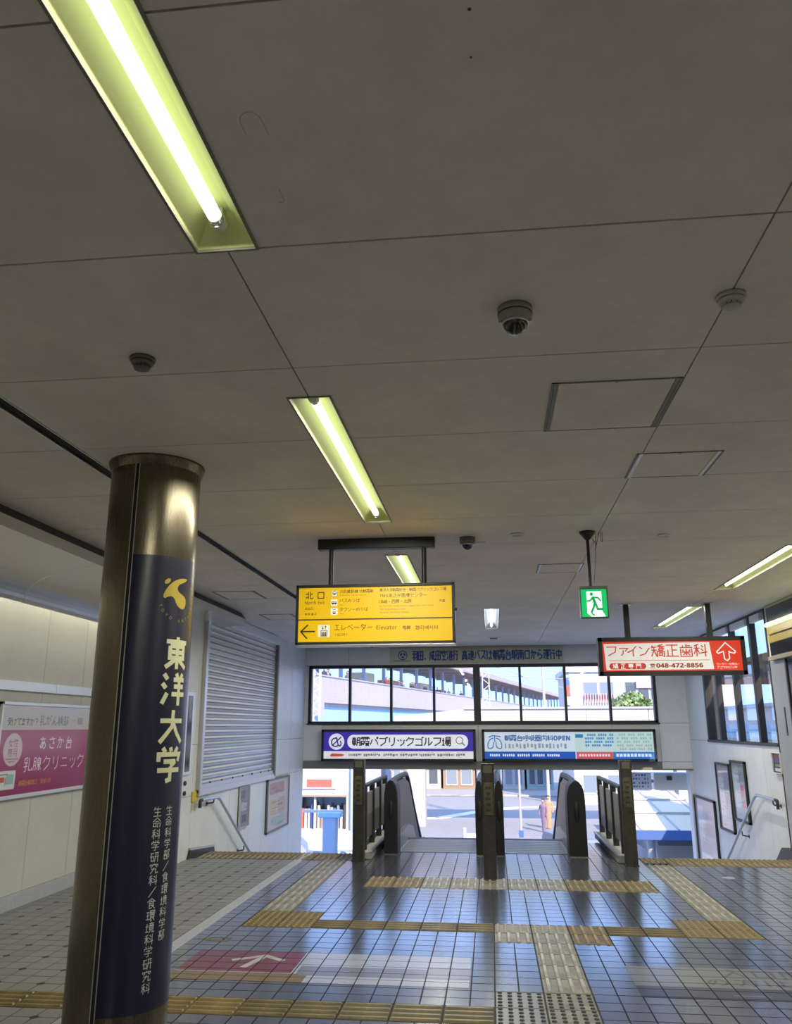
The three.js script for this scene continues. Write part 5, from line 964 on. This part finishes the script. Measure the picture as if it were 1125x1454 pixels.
// pale deck with a parapet in front of the right-hand windows, planting and a white building behind
{
  const t = thing('footbridge', 'pale green-white footbridge parapet crossing outside the right-hand windows', 'footbridge', [0, 0, 0]);
  for (let i = 0; i < 6; i++) part(t, 'parapet_panel', bx(-1.4 + i * 3.2, 1.77 + i * 3.2, 1.45, 2.5, -45.1, -44.9), O.pale);
  part(t, 'ramp_panel', extrudeZ([[-5.2, 1.2], [-1.42, 1.45], [-1.42, 2.5], [-5.2, 2.15]], -45.1, -44.9), O.pale);
  part(t, 'coping', bx(-1.42, 18, 2.5, 2.6, -45.25, -44.8), O.viaduct); part(t, 'deck', bx(-5, 18, 0.9, 1.5, -49, -44.95), O.viaduct);
  for (const x of [-4.2, 10.2]) part(t, 'pier', bx(x - 0.5, x + 0.5, YG, 0.95, -47.5, -46.5), O.viaduct);
}
function facade(t, x0, x1, y0, y1, z, cols, rows, m, glass, g = 0.22) {
  const w = (x1 - x0) / cols, h = (y1 - y0) / rows;
  for (let i = 0; i < cols; i++) for (let j = 0; j < rows; j++) { const f = part(t, 'window', bx(x0 + (i + g / 2) * w, x0 + (i + 1 - g / 2) * w, y0 + (j + g / 2) * h, y0 + (j + 1 - g / 2) * h, z - 0.02, z + 0.06), m); part(f, 'pane', bx(x0 + (i + g * 0.8) * w, x0 + (i + 1 - g * 0.8) * w, y0 + (j + g * 0.8) * h, y0 + (j + 1 - g * 0.8) * h, z + 0.05, z + 0.075), glass); }
}
{
  const t = thing('white_building', 'white flat-roofed building with dark windows and red railings beyond the footbridge', 'building', [0, 0, 0]);
  part(t, 'wall', bx(5.6, 17, YG, 5.35, -70, -60), O.white); part(t, 'roof_slab', bx(5.4, 17.2, 5.35, 5.75, -70.2, -59.8), O.white); part(t, 'roof_room', bx(6.8, 9.8, 5.75, 7.2, -68, -62), O.white);
  facade(t, 6.5, 8.75, 3.35, 4.75, -60, 2, 1, O.mullion, O.window, 0.12); facade(t, 9.4, 12, 3.3, 4.75, -60, 3, 1, O.mullion, O.dkWindow, 0.12);
  for (let i = 0; i < 12; i++) part(t, 'railing_bar', bx(6.6 + i * 0.18, 6.68 + i * 0.18, 3.2, 3.85, -59.8, -59.74), O.pink);
  part(t, 'sign_board', bx(10.2, 11.9, 4.2, 4.7, -59.9, -59.8), O.pink); facade(t, 5.9, 16, YG + 0.5, 0.4, -60, 6, 2, O.mullion, O.window);
}
{
  const t = thing('banner_sign', 'tall narrow blue, red and yellow sign board by the footbridge', 'sign board', [4.28, 0, -47.2]);
  part(t, 'pole', cyl(0.05, 0.05, 2.9, 0, 2.95, -0.1, 10), O.grey);
  [[2.75, 3.2, O.cream], [3.2, 3.8, O.red], [3.8, 4.25, O.blue], [4.25, 4.4, O.bluegrey]].forEach(([a, b, m]) => part(t, 'panel', bx(-0.14, 0.14, a, b, -0.06, 0.06), m));
  const s = thing('bush', 'light green bush growing behind the footbridge parapet', 'bush', [7.6, 1.5, -46.4]);
  const leaf = new THREE.PlaneGeometry(0.2, 0.13), lm = mat(lin(0.30, 0.42, 0.18), 0.8, { side: THREE.DoubleSide }), im = new THREE.InstancedMesh(leaf, lm, 900), mt = new THREE.Matrix4(), q = new THREE.Quaternion(), v = new THREE.Vector3();
  for (let i = 0; i < 900; i++) { const a = rnd() * 6.283, u = rnd() * 2 - 1, r = Math.cbrt(rnd()), s2 = Math.sqrt(1 - u * u); v.set(Math.cos(a) * s2 * r * 1.15, 1.15 + u * r * 0.75, Math.sin(a) * s2 * r * 0.6); q.setFromEuler(new THREE.Euler(rnd() * 3, rnd() * 6, rnd() * 3)); mt.compose(v, q, new THREE.Vector3(1, 1, 1)); im.setMatrixAt(i, mt); }
  im.name = 'foliage'; im.castShadow = true; im.userData.kind = 'stuff'; s.add(im); part(s, 'stem', [cyl(0.05, 0.08, 0.9, 0, 0.45, 0, 8), tube([[0, 0.7, 0], [0.3, 1.1, 0], [0.6, 1.4, 0.1]], 0.03, 6), tube([[0, 0.7, 0], [-0.3, 1.1, 0], [-0.6, 1.35, 0.1]], 0.03, 6)], O.brown);
}
// masts and wires of the railway
function mast(label, x, z, y1, lattice) {
  const t = thing(lattice ? 'lattice_mast' : 'wire_pole', label, 'mast', [x, 0, z]);
  if (!lattice) { part(t, 'pole', cyl(0.09, 0.12, y1 - YG, 0, (y1 + YG) / 2, 0, 10), O.pale); part(t, 'arm', bx(-0.9, 0.9, y1 - 1.4, y1 - 1.3, -0.04, 0.04), O.grey); return; }
  for (const [a, b] of [[-1, -1], [1, -1], [1, 1], [-1, 1]]) part(t, 'leg', bx(a * 0.2 - 0.03, a * 0.2 + 0.03, YG, y1, b * 0.2 - 0.03, b * 0.2 + 0.03), O.pale);
  part(t, 'lacing', Array.from({ length: 26 }, (_, i) => { const g = bx(-0.26, 0.26, -0.02, 0.02, -0.015, 0.015); g.rotateZ(i % 2 ? 0.7 : -0.7); g.translate(0, YG + 1 + i * 0.38, 0.2); return g; }), O.pale);
}
mast('white lattice mast behind the thick window mullion', -0.27, -50.5, 7.2, true); mast('thin pale wire pole seen through the sixth window pane', 3.9, -62, 9, false); mast('white lattice mast seen through the first window pane', -11.1, -52.5, 8, true);
{
  const t = thing('overhead_wires', 'thin overhead railway wires against the pale sky', 'wires', [0, 0, 0]);
  for (const [a, b] of [[[-4, 6.1, -54], [5.2, 5.1, -55.5]], [[-4, 5.6, -54], [5.2, 4.6, -55.5]], [[-1, 6.9, -53], [5.3, 6.1, -56]], [[1, 5.2, -54], [5.3, 4.0, -56]], [[-3, 7.4, -50], [5.3, 5.6, -54]]]) part(t, 'wire', tube([a, [(a[0] + b[0]) / 2, (a[1] + b[1]) / 2 - 0.25, (a[2] + b[2]) / 2], b], 0.025, 5, 16), O.grey);
}
// low shops across the street
const shops = [[-8.6, -6.9, 1.4, O.grey, 2], [-6.7, -4.4, 1.2, O.white, 2], [-4.2, -1.5, 1.5, O.brown, 2], [-1.3, 0.6, 1.3, O.viaduct, 2], [0.8, 2.6, 1.0, O.white, 2], [2.8, 5.0, 1.5, O.teal, 3]];
const shopLabels = ['grey shop far across the street behind the left railing', 'white shop far across the street behind the left handrail', 'brown shop front far across the street between the escalators', 'pale grey shop front far across the street left of the middle post', 'narrow white shop far across the street right of the middle post', 'pale green shop far across the street behind the right escalator'];
shops.forEach(([x0, x1, h, m, n], i) => {
  const t = thing('shop', shopLabels[i], 'shop', [0, 0, -72], 0, 'shops across the street');
  part(t, 'wall', bx(x0, x1, YG, h, -6, 0), m); part(t, 'roof', bx(x0 - 0.1, x1 + 0.1, h, h + 0.2, -6.1, 0.1), O.mullion);
  facade(t, x0 + 0.1, x1 - 0.1, YG + 0.2, YG + 2.4, 0, n, 1, O.mullion, i % 2 ? O.dkWindow : O.window, 0.2);
  const am = [O.teal, O.white, O.purple, O.white, O.red, O.teal][i]; part(t, 'awning', extrudeX([[0.02, YG + 2.9], [1.1, YG + 2.5], [1.1, YG + 2.42], [0.02, YG + 2.75]], x0 + 0.1, x1 - 0.1), am);
  part(t, 'sign_panel', bx(x0 + 0.25, x1 - 0.25, YG + 2.95, YG + 3.6, 0, 0.14), [O.white, O.pink, O.white, O.bluegrey, O.cream, O.white][i]);
});
{
  const t = thing('pink_shop', 'shop with a pink awning seen over the right railing', 'shop', [0, 0, -62]);
  part(t, 'wall', bx(6.2, 11.5, YG, 1.4, -6, -1), O.white); facade(t, 6.3, 11.4, YG + 0.2, YG + 2.2, -1, 4, 1, O.mullion, O.window);
  for (let i = 0; i < 8; i++) part(t, 'awning_stripe', extrudeX([[-0.98, YG + 2.7], [0.5, YG + 1.9], [0.5, YG + 1.7], [-0.98, YG + 2.5]], 6.3 + i * 0.63, 6.9 + i * 0.63), i % 2 ? O.pink : O.white);
  part(t, 'sign_panel', bx(6.6, 9, YG + 3, YG + 3.9, -1, -0.8), O.teal);
}
// shop close by at the left, seen over the left stair
{
  const t = thing('corner_shop', 'white corner shop with a red sign and goods behind its window', 'shop', [0, 0, -30]);
  part(t, 'wall', [bx(-14, -6.95, YG, 0.9, -6, 0), bx(-6.95, -5.2, 0.0, 0.9, -6, 0), bx(-6.95, -5.2, -0.74, 0.0, -6, 0.1), bx(-6.95, -5.2, YG, -1.9, -6, 0), bx(-5.2, -4.75, YG, 0.9, -6, 0)], O.white);
  part(t, 'column', bx(-5.0, -4.78, YG, 0.9, 0, 0.25), O.bluegrey); part(t, 'lintel', bx(-6.95, -5.2, -0.80, -0.74, -0.2, 0.14), O.brown);
  const s = part(t, 'sign', bx(-6.75, -5.55, -0.52, -0.12, 0.1, 0.18), O.white); part(s, 'red_panel', bx(-6.6, -5.7, -0.46, -0.2, 0.18, 0.2), O.red);
  const w = part(t, 'window', bx(-6.95, -5.2, -1.9, -0.8, -0.9, -0.8), O.dkWindow); part(w, 'mullion', bx(-6.36, -6.30, -1.9, -0.8, -0.15, 0.0), O.white);
  const gm = [O.red, O.white, O.bluegrey, O.blue, O.window, O.white, O.brown]; for (let i = 0; i < 14; i++) part(t, 'goods', bx(-6.88 + i * 0.118, -6.80 + i * 0.118, -1.9, -1.05 - 0.3 * rnd(), -0.5, -0.3), gm[i % 7]);
  part(t, 'base_panel', bx(-6.95, -5.2, -2.2, -1.9, 0, 0.12), O.pink);
}
{
  const t = thing('street_post', 'pale blue T-shaped steel post over the left stair', 'post', [-4.2, 0, -22]);
  part(t, 'column', rb(-0.2, 0.16, YG, -0.55, -0.15, 0.15, 0.03), O.bluegrey); part(t, 'cap', rb(-0.32, 0.28, -0.66, -0.53, -0.2, 0.2, 0.03), O.girder); part(t, 'arm', rb(-0.75, 0.3, -0.55, -0.48, -0.06, 0.06, 0.02), O.white);
}
// vehicles
function van(label, pos, turn, body, w = 1.7, l = 4.2, h = 1.95) {
  const t = thing('van', label, 'van', pos, turn);
  const side = [[l / 2, 0.35], [l / 2, 0.95], [l / 2 - 0.25, 1.05], [l / 2 - 0.75, h - 0.12], [l / 2 - 1.0, h], [-l / 2 + 0.15, h], [-l / 2, h - 0.2], [-l / 2, 0.35]];
  part(t, 'body', extrudeX(side, -w / 2, w / 2, 0.04), body);
  const ws = bx(-w / 2 + 0.12, w / 2 - 0.12, -0.36, 0.36, -0.01, 0.01); ws.rotateX(-Math.atan2(0.5, 0.85)); ws.translate(0, (1.06 + h - 0.12) / 2, l / 2 - 0.49); part(t, 'windscreen', ws, O.window);
  for (const s of [-1, 1]) part(t, 'side_window', bx(s * (w / 2) - 0.01, s * (w / 2) + 0.01, 1.1, h - 0.2, -l / 2 + 0.3, l / 2 - 1.1), O.window);
  for (const s of [-1, 1]) part(t, 'headlamp', rb(s * (w / 2 - 0.22) - 0.16, s * (w / 2 - 0.22) + 0.16, 0.72, 0.9, l / 2 - 0.03, l / 2 + 0.02, 0.02), O.paint);
  part(t, 'bumper', rb(-w / 2, w / 2, 0.3, 0.55, l / 2 - 0.1, l / 2 + 0.08, 0.04), O.grey); part(t, 'number_plate', rb(-0.17, 0.17, 0.4, 0.5, l / 2 + 0.07, l / 2 + 0.1, 0.01), O.white);
  for (const sx of [-1, 1]) for (const z of [-l / 2 + 0.75, l / 2 - 0.8]) { const k = part(t, 'wheel', cyl(0.31, 0.31, 0.2, sx * (w / 2 - 0.08), 0.31, z, 18, 'x'), M.rubber); part(k, 'hub_cap', cyl(0.17, 0.17, 0.02, sx * (w / 2 + 0.025), 0.31, z, 14, 'x'), O.mullion); }
  return t;
}
van('white minibus with a pale windscreen under the blue-edged canopy on the right', [6.05, YG, -31.0], 0.03, O.white, 1.8, 4.4, 1.72);
van('white van parked behind the left post by the corner shop', [-5.0, YG, -26.2], 0.35, O.white, 1.7, 3.9, 1.9);
van('dark van beside the white minibus on the right', [3.0, YG, -30.6], 0.3, mat(lin(0.16, 0.19, 0.24), 0.3), 1.6, 3.6, 1.5);
// canopy at the right with pale ribbed top and blue fascia
{
  const t = thing('forecourt_canopy', 'cream-topped canopy with a blue fascia beyond the right stair', 'canopy', [0, 0, 0]);
  part(t, 'roof_sheet', extrudeX([[-28, -1.56], [-35, -0.9], [-35, -1.0], [-28, -1.66]], 4.1, 7.1), mat(lin(0.74, 0.66, 0.5), 0.6)); part(t, 'fascia', rb(4.05, 7.15, -1.86, -1.56, -28.08, -27.95, 0.02), O.blue);
  for (let i = 0; i < 3; i++) part(t, 'rib', (() => { const g = extrudeX([[-28, -1.53], [-35, -0.87], [-35, -0.9], [-28, -1.56]], -0.035, 0.035); g.translate(4.6 + i * 1.15, 0, 0); return g; })(), O.grey);
  for (const z of [-30.5, -33]) part(t, 'purlin', rb(4.1, 7.1, -1.56 + (-28 - z) * 0.0943 + 0.02, -1.56 + (-28 - z) * 0.0943 + 0.07, z - 0.05, z + 0.05, 0.01), O.grey);
  for (const x of [4.95, 6.9]) part(t, 'column', cyl(0.13, 0.13, 1.9, x, YG + 0.9, -28.5, 14), O.mullion); part(t, 'panel', rb(4.2, 4.95, YG, -1.2, -34.8, -34.7, 0.02), O.teal);
  const g = thing('timetable_board', 'white board with dark blue lettering left of the low beam', 'sign board', [2.96, 0.535, -17.6]);
  part(g, 'board', rb(-0.2, 0.2, -0.17, 0.17, -0.03, 0.0, 0.006), M.white); part(g, 'side_band', rb(-0.25, -0.2, -0.17, 0.19, -0.03, 0.0, 0.004), O.bluegrey); part(g, 'arm', rb(0.18, 0.3, -0.03, 0.03, -0.03, -0.005, 0.004), O.grey);
  const f = part(g, 'print', facePlate(0.38, 0.32, 0.003), new THREE.MeshStandardMaterial({ roughness: 0.5, map: canvasTex(256, 216, (c, w, h) => { c.fillStyle = '#dfe0ea'; c.fillRect(0, 0, w, h); c.fillStyle = '#5b5f7c'; for (let r = 0; r < 4; r++) for (let i = 0; i < 6; i++) if ((i + r * 2) % 5) c.fillRect(18 + i * 38, 18 + r * 50, 24 - (i % 3) * 5, 26 - (r % 2) * 6); }) })); f.position.z = 0.002;
}
// people, bollards and small things on the near pavement
person('person in an orange jacket standing near the right escalator foot', [2.85, YG, -46], O.orange); person('person in purple beside the one in orange', [2.5, YG, -44.6], O.purple); person('person in pale clothes by the far pavement under the golf box', [-0.35, YG, -64], O.white); person('person in white crossing far beyond the left handrail', [-5.1, YG, -61], O.white);
function bollard(label, pos, m, r, h) { const t = thing('bollard', label, 'bollard', pos); part(t, 'post', lathe([[0.001, 0], [r, 0], [r, h - 0.06], [r * 0.8, h - 0.015], [0.001, h]], 16), m); part(t, 'base_ring', lathe([[r, 0], [r * 1.5, 0], [r * 1.5, 0.03], [r, 0.05]], 16), m); part(t, 'band', lathe([[r * 1.02, h * 0.75], [r * 1.04, h * 0.78], [r * 1.02, h * 0.83]], 16), O.pale); }
bollard('grey bollard beyond the left escalator, nearest the middle post', [-1.22, YG + 0.12, -35], O.bluegrey, 0.085, 1.15); bollard('thin dark bollard beyond the right escalator, next to the lamp post', [0.85, YG + 0.12, -32], M.dark, 0.06, 1.1); bollard('thin dark bollard beyond the right escalator, next to its handrail', [2.1, YG + 0.12, -33.2], M.dark, 0.06, 1.1); bollard('thin dark curved-looking bollard beyond the left handrail', [-2.78, YG + 0.12, -34], M.dark, 0.055, 0.9);
{
  const t = thing('lamp_post', 'thin grey street lamp post right of the middle post', 'lamp post', [1.02, YG, -34]); part(t, 'pole', cyl(0.035, 0.06, 5.0, 0, 2.5, 0, 12), O.grey); part(t, 'control_box', rb(-0.09, 0.09, 1.05, 1.3, -0.07, 0.07, 0.01), O.blue); part(t, 'arm', pipe([[0, 4.95, 0], [0, 5.1, 0], [0.7, 5.2, 0]], 0.03, 0.06, 8), O.grey); part(t, 'lamp_head', rb(0.55, 0.95, 5.14, 5.24, -0.09, 0.09, 0.03), O.grey);
  const f = thing('flag_banner', 'small red advertising flag behind the left railing', 'flag', [-3.2, YG, -23]); part(f, 'pole', cyl(0.014, 0.014, 3.2, 0, 1.6, 0, 8), O.white); part(f, 'cloth', (() => { const g = new THREE.BoxGeometry(0.30, 0.85, 0.012, 8, 8, 1), p = g.attributes.position; for (let i = 0; i < p.count; i++) p.setZ(i, p.getZ(i) + 0.03 * Math.sin(p.getX(i) * 14)); g.computeVertexNormals(); g.translate(-0.16, 2.72, 0); return g; })(), O.red);
  const k = thing('traffic_cone', 'red and white traffic cone with an orange top right beside the left escalator', 'cone', [-0.62, YG + 0.12, -33.2]); part(k, 'base', rb(-0.2, 0.2, 0, 0.04, -0.2, 0.2, 0.01), M.dark); part(k, 'cone', lathe([[0.17, 0.04], [0.035, 0.95], [0.001, 0.96]], 18), O.orange); part(k, 'band', lathe([[0.125, 0.38], [0.085, 0.62], [0.08, 0.62]], 18), O.white);
}
// seen through the slot windows of the right wall
{
  const t = thing('neighbour_building', 'white wall with a blue band outside the slot windows', 'building', [0, 0, 0]);
  part(t, 'wall', bx(9.5, 10, YG, 2.25, -40, 6), O.white); part(t, 'blue_band', bx(9.4, 9.52, 1.15, 1.62, -40, 6), O.girder); part(t, 'band_joint', bx(9.39, 9.52, 1.36, 1.385, -40, 6), O.blue); part(t, 'coping', bx(9.35, 10.1, 2.25, 2.36, -40, 6), O.mullion);
  const s = thing('outer_wall', 'low brown wall with pale windows below the white wall', 'wall', [0, 0, 0]); s.userData.kind = 'thing';
  part(s, 'wall', bx(7.2, 7.5, YG, 1.18, -31, -12), O.brown); for (let i = 0; i < 8; i++) { const f = part(s, 'window', bx(7.15, 7.22, 0.35, 0.98, -14.4 - i * 2.4, -13 - i * 2.4), O.mullion); part(f, 'pane', bx(7.12, 7.16, 0.42, 0.92, -14.3 - i * 2.4, -13.1 - i * 2.4), O.teal); }
  const r = thing('eaves', 'dark brown eaves above the slot windows outside', 'eaves', [0, 0, 0]); part(r, 'soffit', bx(4.4, 7.6, 2.62, 2.74, -20, -10), O.brown); part(r, 'fascia', bx(7.5, 7.65, 2.5, 3.6, -20, -10), O.roof); for (let i = 0; i < 4; i++) part(r, 'rafter', bx(4.4, 7.5, 2.5, 2.62, -11.5 - i * 2.6, -11.3 - i * 2.6), i % 3 ? O.brown : O.orange);
}
shade(scene);
renderer.render(scene, camera);
